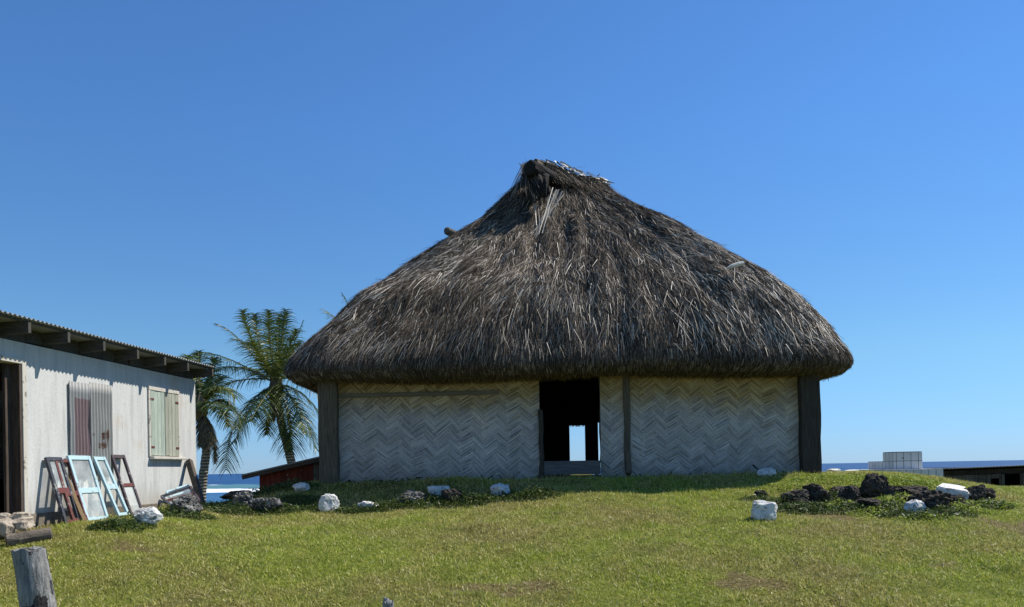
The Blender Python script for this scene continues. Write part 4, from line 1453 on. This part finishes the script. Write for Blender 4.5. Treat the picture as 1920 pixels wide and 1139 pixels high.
# white slabs
def slab(label, pts, th, mat):
    b = MB()
    v = [Vector(p) for p in pts]
    n_ = (v[1] - v[0]).cross(v[3] - v[0]).normalized()
    if n_.z < 0: n_ = -n_
    b.v = v + [p - n_ * th for p in v]
    b.f = [(0, 1, 2, 3), (7, 6, 5, 4), (0, 4, 5, 1), (1, 5, 6, 2), (2, 6, 7, 3), (3, 7, 4, 0)]; b.m = [0] * 6
    me = b.mesh('slab')
    bm = bmesh.new(); bm.from_mesh(me)
    bmesh.ops.recalc_face_normals(bm, faces=bm.faces)
    bmesh.ops.bevel(bm, geom=list(bm.edges), offset=.022, segments=2, affect='EDGES')
    bmesh.ops.subdivide_edges(bm, edges=list(bm.edges), cuts=3, use_grid_fill=True)
    for q in bm.verts: q.co += Vector((noise.noise(q.co * 6), noise.noise(q.co * 6 + Vector((9, 1, 0))), noise.noise(q.co * 6 + Vector((3, 7, 1))))) * .016
    bm.to_mesh(me); bm.free()
    return tag(link('white_slab', me, M[mat], None, v[0]), label, 'slab')


def D3(px, py, Y): return P(px, py, Y)


p0 = ground_hit(1790, 950); yy = p0.y
slab('thick white slab resting on top of the dark heap', [D3(1757, 911, yy + .35), D3(1818, 923, yy + .05), D3(1812, 913, yy + .75), D3(1765, 905.5, yy + .95)], .22, WS)
slab('leaning white slab in the grass in front of the tiled tomb', [D3(1662, 885.5, 17.0), D3(1688, 897, 16.8), D3(1690, 895, 17.4), D3(1668, 884, 17.5)], .12, WS)

# door step stones, pipe
for lab, px, py, Y, w_, h_, mt, bx in (
        ('flat pale stone slab on top of the door step pile', 30, 968, 10.4, 34, 7, 'step_stone', .6),
        ('small pale stone at the left edge of the door step pile', 2, 973, 10.35, 30, 11, 'step_stone', .4),
        ('long brown stone under the flat pale stone slab of the door step', 26, 980, 10.38, 50, 11, 'step_stone', .5),
        ('small stone between the door step pile and the dark log', 38, 986, 10.2, 20, 9, 'step_stone', .4),
        ('grey brown stone at the left edge of the photo below the door step', 0, 990, 10.2, 36, 18, 'step_stone', .4)):
    rock('step_stone', lab, px, py, w_, h_, mt, .12, boxy=bx, Y=Y, sink=1.2)
a = P(10, 988, 9.95); c = P(97, 985, 10.25)
a.z = gz(a.x, a.y) + .06; c.z = gz(c.x, c.y) + .06
b = MB(); b.tube([a.lerp(c, x) for x in (0, .03, .3, .6, .97, 1)], [.07, .085, .09, .088, .085, .07], 16, True, .12)
tag(b.build('log', M['dark_pipe'], None, a, smooth=False), 'short dark log lying on the gravel in front of the door step', 'log')


# fence stumps
def stump(label, px0, px1, py_top, Y, lean, taper, ztop=None, n=26, jag=.03):
    cx = (px0 + px1) / 2
    top = P(cx, py_top, Y)
    r = (px1 - px0) / 2 / F * Y
    zb = gz(top.x, Y) - .15
    H = top.z - zb
    b = MB()
    m = 18
    for k in range(m + 1):
        s = k / m
        c = Vector((top.x + lean * (1 - s) * H, Y + .02 * math.sin(3 * s), zb + H * s))
        for j in range(n):
            a = 2 * math.pi * j / n
            rr = r * (1 + taper * (1 - s)) * (1 + .07 * noise.noise(Vector((math.cos(a) * 1.4, math.sin(a) * 1.4, s * 4 + px0))) + .03 * noise.noise(Vector((math.cos(a) * 5, math.sin(a) * 5, s * 2))))
            p = c + Vector((math.cos(a) * rr, math.sin(a) * rr, 0))
            if k == m: p.z += jag * noise.noise(Vector((math.cos(a) * 2.2, math.sin(a) * 2.2, px0)))
            b.v.append(p)
    for k in range(m):
        for j in range(n):
            a, c2 = k * n + j, k * n + (j + 1) % n
            b.f.append((a, c2, c2 + n, a + n)); b.m.append(0)
    i = len(b.v); base = m * n
    c = sum((b.v[base + j] for j in range(n)), Vector()) / n
    for q in (.6, .25):
        for j in range(n):
            p = c.lerp(b.v[base + j], q); p.z += jag * .7 * noise.noise(p * 19)
            b.v.append(p)
    for a0_, a1_ in ((base, i), (i, i + n)):
        for j in range(n):
            b.f.append((a0_ + j, a0_ + (j + 1) % n, a1_ + (j + 1) % n, a1_ + j)); b.m.append(0)
    b.f.append(tuple(i + n + j for j in range(n))); b.m.append(0)
    o = b.build('fence_post', M['stump'], None, (top.x, Y, zb))
    return tag(o, label, 'post')


stump('thick weathered grey post with flaking bark standing at the lower left corner', 25, 82, 1030, 5.9, .13, .12)
stump('tip of a small grey post just peeping up at the bottom edge of the lawn', 717, 738, 1128, 6.3, .03, .35, jag=.10)

# ------------------------------------------------------------------ red shed
sy = 20.0
shed = thing('red_shed', P(540, 925, sy), 'low dark red board shed with a dark sloping roof left of the hut', 'shed')
xa, xb = P(484, 900, sy).x, P(660, 900, sy).x
def zroof(x):
    pa, pb = P(455, 890, sy), P(596, 857, sy)
    return pa.z + (x - pa.x) / (pb.x - pa.x) * (pb.z - pa.z)
b = MB()
x = xa
while x < P(583, 900, sy).x:
    w = .14
    zt_ = zroof(x + w / 2) - .07
    b.box((x + .003, sy + .1, -.4), (x + w - .003, sy + .125 + random.uniform(0, .008), zt_))
    x += w
b.build('board_wall', M['red_board'], shed)
b = MB()
while x < xb:
    b.box((x + .004, sy + .1, -.4), (x + .136, sy + .13 + random.uniform(0, .01), zroof(x + .07) - .07)); x += .14
b.build('bare_board', M['grey_wood'], shed)
b = MB(); b.box((xa, sy + .15, -.4), (xa + .05, sy + 2.4, zroof(xa) - .07)); b.box((xa, sy + 2.4, -.4), (xb, sy + 2.45, zroof(xa) - .07))
b.build('board_wall', M['red_board'], shed)
xr0 = P(455, 892, sy).x
b = MB()
pts = [Vector((xr0, sy - .1, zroof(xr0))), Vector((xb, sy - .1, zroof(xb))), Vector((xb, sy + 2.7, zroof(xb))), Vector((xr0, sy + 2.7, zroof(xr0)))]
b.v = pts + [p - Vector((0, 0, .035)) for p in pts]
b.f = [(0, 1, 2, 3), (7, 6, 5, 4), (0, 4, 5, 1), (1, 5, 6, 2), (2, 6, 7, 3), (3, 7, 4, 0)]; b.m = [0] * 6
b.build('shed_roof', M['iron_shed'], shed)
b = MB(); b.beam(Vector((xr0 + .01, sy - .06, zroof(xr0) - .085)), Vector((xb, sy - .06, zroof(xb) - .085)), .05, .095)
b.build('barge_board', M['jamb_wood'], shed)

# ------------------------------------------------------------------ tiled tomb
tb = thing('tiled_tomb', (10.1, 20.2, .6), 'stepped white tiled tomb on the rim of the mound right of the hut', 'tomb')
x0, x1 = P(1660, 890, 20.2).x, P(1769, 890, 20.2).x
zt = P(1700, 880.5, 20.2).z
b = MB(); b.box((x0, 20.2, .2), (x1, 22.6, zt)); b.build('tomb_base', M['tiles'], tb, bevel=.01)
x2, x3 = P(1676, 860, 20.5).x, P(1729.5, 860, 20.5).x
zt2 = P(1700, 848.5, 20.5).z
b = MB(); b.box((x2, 20.5, zt + .002), (x3, 21.12, zt2)); b.build('headstone', M['tiles'], tb, bevel=.012)
b = MB(); b.box((x2 + .01, 20.51, zt2 + .002), (x3 - .01, 21.11, zt2 + .018)); b.build('headstone_top', M['tomb_top'], tb)
zt3 = P(1650, 865.5, 21.6).z
b = MB(); b.box((x2, 21.125, zt + .002), (x3, 22.0, zt3)); b.build('tomb_step', M['tiles'], tb, bevel=.01)

# ------------------------------------------------------------------ low iron shed on the right
sy = 24.0
ls = thing('iron_shed', (16, sy, -.6), 'low grey shed with a corrugated roof and dark doorway at the right edge', 'shed')
xa, xb = P(1772, 890, sy).x, 21.0
zr_l = P(1772, 879, sy).z
rise = (P(1915, 873.0, sy).z - zr_l) / (P(1915, 873, sy).x - xa)
dvr = Vector((1, 0, rise)).normalized()
corrugated('shed_roof', Vector((xa - .12, sy - .35, zr_l)), dvr, Vector((0, .999, -.03)), xb - xa + .2, 4.2, .016, .10, Vector((0, 0, 1)), M['iron_shed'], ls, rust=lambda u, w: .1)
b = MB()
d0, d1 = P(1883, 890, sy).x, P(1916, 890, sy).x
w0, w1 = P(1855, 890, sy).x, P(1873.5, 890, sy).x
wzt = P(1860, 897.5, sy).z
x = xa
while x < xb:
    w = .13
    xm = x + w / 2
    zt_ = zr_l + rise * (xm - xa) - .24
    if not (d0 < xm < d1):
        if w0 < xm < w1:
            b.box((x, sy, -.7), (x + w - .006, sy + .02, wzt - .35)); b.box((x, sy, wzt), (x + w - .006, sy + .02, zt_))
        else:
            b.box((x, sy + random.uniform(0, .01), -.7), (x + w - .006, sy + .03, zt_))
    x += w
b.build('board_wall', M['grey_wood'], ls)
b = MB(); b.box((xa, sy + 3.6, -.7), (xb, sy + 3.65, zr_l)); b.box((xa, sy + .04, -.7), (xa + .04, sy + 3.6, zr_l - .1)); b.box((xb - .04, sy + .04, -.7), (xb, sy + 3.6, zr_l))
b.build('board_wall', M['grey_wood'], ls)
b = MB(); b.beam(Vector((xa, sy + .05, zr_l - .16)), Vector((xb, sy + .05, zr_l - .16 + rise * (xb - xa))), .05, .16)
b.build('eave_shade_strip', M['dark'], ls)  # dark strip that stands in for the shade under the eave
b = MB()
for xx in (d0 - .05, d1 + .05, w0 - .04): b.box((xx - .04, sy - .03, -.7), (xx + .04, sy - .004, zr_l + rise * (xx - xa) - .25))
b.build('door_frame', M['grey_wood'], ls)

# ------------------------------------------------------------------ palms


def bez(a, c, d, t): return a * (1 - t) ** 2 + c * (2 * t * (1 - t)) + d * t ** 2


def frond(parent, cr, mid, tip, mat, leaf=.75, n=54, droop=.5, wd=.048, seed=0, start=.10, name='frond'):
    rr = np.random.default_rng(seed)
    # control so that the curve passes through mid at t=.5
    ctl = mid * 2 - (cr + tip) * .5
    b = MB()
    pts = [bez(cr, ctl, tip, t) for t in np.linspace(0, 1, 14)]
    b.tube(pts, [.035 * (1 - .85 * k / 13) for k in range(14)], 6)
    o = b.build(name, M['stalk'] if mat != 'palm_leaf_dead' else M['palm_leaf_dead'], parent)
    ts = np.linspace(start, 1, n)
    P0, D, N, L = [], [], [], []
    for t in ts:
        p = bez(cr, ctl, tip, t); tg = (bez(cr, ctl, tip, min(1, t + .02)) - bez(cr, ctl, tip, t - .02)).normalized()
        side = tg.cross(Vector((0, 0, 1)))
        if side.length < .25: side = tg.cross(Vector((.3, -1, 0)))
        side.normalize()
        up = side.cross(tg)
        ln = 1.15 * leaf * (.45 + .75 * math.sin(math.pi * min(1, (t * .82 + .13))) ** .8) * (1 if t < .93 else .7)
        for s in (-1, 1):
            f = .25 + .6 * t
            d = tg * f + side * s * 1.0 + up * .18 + Vector((rr.normal(0, .08), rr.normal(0, .08), rr.normal(0, .08)))
            d.normalize()
            P0.append(p); D.append(d)
            nn = up - d * up.dot(d); nn.normalize(); N.append(nn)
            L.append(ln * rr.uniform(.8, 1.1))
    P0 = np.array(P0); D = np.array(D); N = np.array(N); L = np.array(L)
    V_, Q_ = np_strips(P0, D, N, L, np.full(len(L), wd), 0.0, rr.uniform(droop * .6, droop * 1.2, len(L)), 4, .15, rr.normal(0, .35, len(L)))
    link('leaflets', np_mesh('leaflets', V_, Q_), M[mat], o)
    return o


def palm(label, crown, trunk, Y, fronds, group='coconut palms by the sea', r=(.20, .15), nuts=0):
    c = P(*crown, Y)
    tp = [P(x, y, Y) for x, y in trunk]
    tp[-1].z = min(tp[-1].z, gz(tp[-1].x, tp[-1].y) - .1)
    t = thing('coconut_palm', tp[-1], label, 'palm tree', group)
    # smooth the trunk
    sm = []
    ctrl = [c] + tp
    for k in range(len(ctrl) - 1):
        p0, p1, p2, p3 = ctrl[max(0, k - 1)], ctrl[k], ctrl[k + 1], ctrl[min(len(ctrl) - 1, k + 2)]
        for s in np.linspace(0, 1, 8, endpoint=(k == len(ctrl) - 2)):
            sm.append(.5 * ((2 * p1) + (p2 - p0) * s + (2 * p0 - 5 * p1 + 4 * p2 - p3) * s * s + (3 * p1 - p0 - 3 * p2 + p3) * s ** 3))
    m = len(sm)
    b = MB(); b.tube(sm, [r[1] + (r[0] - r[1]) * k / (m - 1) + .012 * (k % 2) for k in range(m)], 12, True, .1)
    b.build('trunk', M['trunk'], t, smooth=True)
    # fibrous heart
    b = MB(); b.tube([c + Vector((0, 0, -.45)), c + Vector((0, 0, -.15)), c + Vector((0, 0, .25)), c + Vector((0, 0, .6))], [.16, .30, .24, .05], 12, True, .5)
    b.build('crown_heart', M['palm_leaf_dead'], t)
    for k, fr in enumerate(fronds):
        tx, ty, mx, my, dy = fr[:5]
        mat = fr[5] if len(fr) > 5 else 'palm_leaf'
        lf = fr[6] if len(fr) > 6 else .76
        base = c + Vector((random.gauss(0, .08), random.gauss(0, .08), random.uniform(-.15, .25)))
        frond(t, base, P(mx, my, Y + dy * .55), P(tx, ty, Y + dy), mat, leaf=lf, seed=int(tx * 7 + ty), droop=.6 if mat != 'palm_leaf_dead' else 1.0)
    for k in range(nuts):
        a = 2 * math.pi * k / nuts
        b = MB(); p = c + Vector((.25 * math.cos(a), .25 * math.sin(a), -.35 - .1 * (k % 2)))
        b.tube([p + Vector((0, 0, .14)), p + Vector((0, 0, .1)), p, p + Vector((0, 0, -.1)), p + Vector((0, 0, -.14))], [.03, .09, .12, .09, .02], 10)
        b.build('coconut', M['coconut'], t, smooth=True)


YG, DD = 'palm_leaf_young', 'palm_leaf_dead'
palm('tall coconut palm in full view between the white building and the hut', (519, 722), [(520, 745), (529, 800), (547, 870), (572, 960)], 34, [
    (403, 607, 452, 641, .5, 'palm_leaf', .35), (455, 583, 476, 645, -1.0, YG), (478, 590, 488, 650, .8), (505, 583, 506, 645, -1.8, YG), (536, 582, 528, 645, -.6, YG), (524, 590, 520, 652, 1.6),
    (569, 601, 546, 656, .3, 'palm_leaf', .4), (562, 640, 542, 675, 1.8), (365, 664, 425, 672, .0), (378, 760, 432, 718, -.6, YG), (424, 880, 448, 782, -.3, 'palm_leaf', .7), (470, 790, 492, 752, -2.6),
    (500, 815, 505, 772, 1.2, 'palm_leaf', .5), (545, 844, 540, 778, -.4), (592, 842, 562, 768, -.2, 'palm_leaf', .7), (608, 795, 570, 742, .4), (600, 735, 565, 712, -1.0), (470, 640, 490, 672, -2.4, YG),
    (450, 690, 480, 695, 2.6), (585, 690, 556, 690, 2.0), (556, 618, 536, 668, -1.2, YG), (440, 636, 478, 660, 1.4), (395, 700, 450, 690, 1.2), (440, 830, 470, 765, .9), (572, 812, 550, 752, -1.4, YG), (512, 790, 515, 755, -.8, DD, .14)], nuts=5)
palm('shorter coconut palm with a skirt of dead fronds right behind the white wall corner', (375, 768), [(380, 800), (387, 840), (381, 895), (372, 960)], 30, [
    (352, 668, 360, 712, .5, YG), (402, 672, 392, 716, .6), (440, 745, 412, 728, -.3, YG), (452, 795, 420, 752, .3), (430, 800, 408, 765, -1.2, YG, .5), (330, 700, 350, 725, 0), (320, 760, 345, 745, .6),
    (372, 660, 372, 712, 1.2), (415, 706, 398, 730, 1.4), (403, 868, 399, 812, -.2, DD, .17), (388, 848, 388, 808, -.5, DD, .2), (376, 838, 376, 806, -.4, DD, .2), (397, 835, 391, 800, -.7, DD, .2), (430, 770, 405, 755, -1.4)], r=(.17, .13))
palm('coconut palm almost hidden behind the left slope of the thatch, only frond tips showing', (700, 690), [(702, 740), (706, 800), (710, 960)], 40, [
    (642, 552, 668, 606, .0), (608, 582, 652, 620, .5, YG), (600, 640, 650, 650, .0), (700, 600, 698, 645, 1.0), (760, 620, 730, 650, 1.0), (780, 690, 740, 680, 0), (620, 720, 660, 690, 0), (650, 780, 675, 735, .5), (750, 780, 725, 735, .5)])

# ------------------------------------------------------------------ grass, creepers, weeds


def free_of_buildings(x, y):
    ok = ~((x > XL - .02) & (x < XR + .02) & (y > 15.3) & (y < 22.1))
    ok &= ~((x + 8.08 - .11 * y < .03) & (y > 6) & (y < 15.7))
    return ok


def tri_mesh(name, C, hgt, wid, lean, mat):
    n = len(C)
    a = rng.uniform(0, 2 * np.pi, n)
    S = np.stack([np.cos(a), np.sin(a), np.zeros(n)], -1)
    b = rng.uniform(0, 2 * np.pi, n)
    ln = np.abs(rng.normal(0, lean, n)) * hgt
    T = C + np.stack([np.cos(b) * ln, np.sin(b) * ln, hgt], -1)
    V = np.stack([C - S * wid[:, None] / 2, C + S * wid[:, None] / 2, T], 1).reshape(-1, 3)
    Fc = np.arange(n * 3).reshape(-1, 3)
    return np_mesh(name, V, Fc)


def scatter(n, y0, y1, margin=1.6):
    y = rng.uniform(y0, y1, n * 2); x = rng.uniform(-1, 1, n * 2) * (.68 * y1 + margin)
    k = np.abs(x) < .68 * y + margin
    x, y = x[k][:n], y[k][:n]
    return x, y


gx, gy = [], []
for (y0, y1, dens) in ((5.5, 8.5, 2600), (8.5, 10.5, 3000), (10.5, 13, 2700), (13, 16, 2300), (16, 19, 900)):
    area = 2 * (.68 * (y0 + y1) / 2 + 1.6) * (y1 - y0)
    x, y = scatter(int(area * dens), y0, y1)
    gx.append(x); gy.append(y)
x = np.concatenate(gx); y = np.concatenate(gy)
k = free_of_buildings(x, y) & (rng.random(len(x)) > np.clip(dirt(x, y) * 1.1, 0, .9))
x, y = x[k], y[k]
patch = vnoise(np.stack([x, y, x * 0], -1), 2.3, 4.0)
h = rng.uniform(.018, .042, len(x)) * (1 + .35 * patch) + .014 * np.clip(y - 12.5, 0, 1.5) * rng.random(len(x))
C = np.stack([x, y, g(x, y) - .003], -1)
me = tri_mesh('grass', C, h, rng.uniform(.006, .012, len(x)) * (1 + .9 * (rng.random(len(x)) < .3)), .95, M['grass'])
gob = link('grass', me, M['grass'])
tag(gob, 'short sunlit lawn grass with drier patches', 'grass', kind='stuff')


# dry clippings lying flat on the lawn, thickest on the worn spots, and taller tussocks
n = 9000
x, y = scatter(n, 6, 15)
k = free_of_buildings(x, y) & (rng.random(len(x)) < .25 + dirt(x, y)); x, y = x[k], y[k]; n = len(x)
a = rng.uniform(0, 2 * np.pi, n)
D = np.stack([np.cos(a), np.sin(a), rng.normal(.1, .12, n)], -1); D /= np.linalg.norm(D, axis=1, keepdims=True)
Nn = np.tile(np.array([0, 0, 1.]), (n, 1)); Nn -= D * (Nn * D).sum(1, keepdims=True); Nn /= np.linalg.norm(Nn, axis=1, keepdims=True)
V_, Q_ = np_strips(np.stack([x, y, g(x, y) + rng.uniform(.012, .04, n)], -1), D, Nn, rng.uniform(.04, .16, n) * (1 + (rng.random(n) < .03) * 1.5), rng.uniform(.004, .009, n))
tag(link('dry_clippings', np_mesh('dry_clippings', V_, Q_), M['straw']), 'pale dry grass clippings strewn over the lawn', 'clippings', kind='stuff')
tc, th_ = [], []
for _ in range(900):
    yy_ = rng.uniform(7.5, 15.2); xx_ = rng.uniform(-.7, .7) * yy_
    m_ = rng.integers(10, 40); r_ = rng.uniform(.03, .10)
    px_ = xx_ + rng.normal(0, r_, m_); py_ = yy_ + rng.normal(0, r_, m_)
    tc.append(np.stack([px_, py_, g(px_, py_)], -1)); th_.append(rng.uniform(.03, .085, m_))
for _ in range(2600):
    xx_ = rng.uniform(XL, XR); yy_ = rng.uniform(14.75, 15.26)
    tc.append(np.stack([[xx_], [yy_], [gz(xx_, yy_)]], -1)); th_.append(rng.uniform(.04, .14, 1))
tc = np.concatenate(tc); th_ = np.concatenate(th_)
k = free_of_buildings(tc[:, 0], tc[:, 1]); tc, th_ = tc[k], th_[k]
tag(link('grass_tussocks', tri_mesh('grass_tussocks', tc, th_, rng.uniform(.006, .012, len(tc)), .6, None), M['grass']), 'taller dark grass tussocks in the lawn and along the hut wall', 'grass', kind='stuff')


def leaves(name, centers, mat, label, cat):
    """low creepers: many leaf sized faces heaped round each centre"""
    Cs, Ds, Ns, Ls = [], [], [], []
    for (cx, cy, r, n, hh) in centers:
        a = rng.uniform(0, 2 * np.pi, n); q = np.sqrt(rng.random(n)) * r
        xx, yy = cx + q * np.cos(a) * 1.3, cy + q * np.sin(a) * .7
        zz = g(xx, yy) + rng.random(n) ** 1.5 * hh * (1.1 - q / r)
        Cs.append(np.stack([xx, yy, zz], -1))
        d = np.stack([rng.normal(0, 1, n), rng.normal(0, 1, n), rng.normal(.45, .5, n)], -1); d /= np.linalg.norm(d, axis=1, keepdims=True)
        nn = np.stack([rng.normal(0, .5, n), rng.normal(-.2, .5, n), np.ones(n)], -1); nn -= d * (nn * d).sum(1, keepdims=True); nn /= np.linalg.norm(nn, axis=1, keepdims=True)
        Ds.append(d); Ns.append(nn); Ls.append(rng.uniform(.025, .075, n))
    Cs, Ds, Ns, Ls = map(np.concatenate, (Cs, Ds, Ns, Ls))
    V_, Q_ = np_strips(Cs, Ds, Ns, Ls, Ls * rng.uniform(.22, .5, len(Ls)), 0.0, rng.uniform(.1, .5, len(Ls)), 2, .25, rng.normal(0, .3, len(Ls)))
    return tag(link(name, np_mesh(name, V_, Q_), M[mat]), label, cat, kind='stuff')


cc = []
for px, py, r, n, hh in ((330, 968, .5, 900, .12), (400, 955, .6, 900, .12), (445, 962, .4, 700, .14), (520, 960, .5, 900, .13), (560, 945, .5, 800, .1), (590, 958, .3, 500, .10), (640, 962, .25, 350, .10),
                         (665, 960, .3, 450, .09), (715, 955, .35, 600, .12), (760, 950, .4, 700, .16), (800, 945, .4, 700, .15), (870, 946, .45, 800, .16), (905, 940, .35, 600, .12), (945, 936, .35, 500, .10), (1000, 931, .42, 700, .14), (975, 935, .3, 400, .1),
                         (1480, 950, .35, 500, .15), (1520, 955, .4, 500, .10), (1560, 952, .4, 500, .13), (1428, 940, .3, 350, .1), (1690, 968, .3, 400, .1), (1610, 960, .4, 500, .14), (1545, 958, .4, 500, .13), (1775, 968, .35, 500, .13), (1665, 960, .4, 500, .15), (1850, 952, .35, 400, .13), (1505, 958, .35, 500, .12), (1735, 972, .3, 350, .12), (1570, 938, .35, 500, .14), (215, 990, .3, 500, .13), (240, 985, .3, 400, .12), (540, 915, .5, 700, .14), (480, 930, .5, 600, .14), (1025, 893, .3, 150, .08), (900, 900, .8, 300, .06), (1300, 893, .8, 300, .06), (700, 908, .6, 250, .07)):
    p = ground_hit(px, py); cc.append((p.x, p.y, r, int(n * 2.4), hh * 1.35))
leaves('creeping_weeds', cc, 'creeper_leaf', 'dark green creeping weeds around the stones before the hut', 'weeds')
cc = []
for px, py, r, n, hh in ((1600, 905, .9, 1300, .12), (1560, 900, .6, 700, .10), (1690, 905, .8, 1100, .12), (1740, 915, .6, 700, .11), (1660, 950, .4, 500, .14), (1690, 945, .4, 500, .15), (1805, 960, .3, 400, .16), (1820, 935, .25, 300, .16), (1640, 965, .4, 400, .1), (1580, 955, .5, 500, .12), (1740, 975, .4, 300, .08), (1860, 950, .4, 400, .1),
                         (1500, 905, .4, 300, .08), (312, 965, .22, 260, .14), (1470, 915, .5, 400, .08), (1620, 920, .5, 600, .14)):
    p = ground_hit(px, py); cc.append((p.x, p.y, r, int(n * 2.4), hh * 1.3))
leaves('leafy_weeds', cc, 'bright_weed_leaf', 'bright green leafy weeds on the mound and among the dark heap', 'weeds')
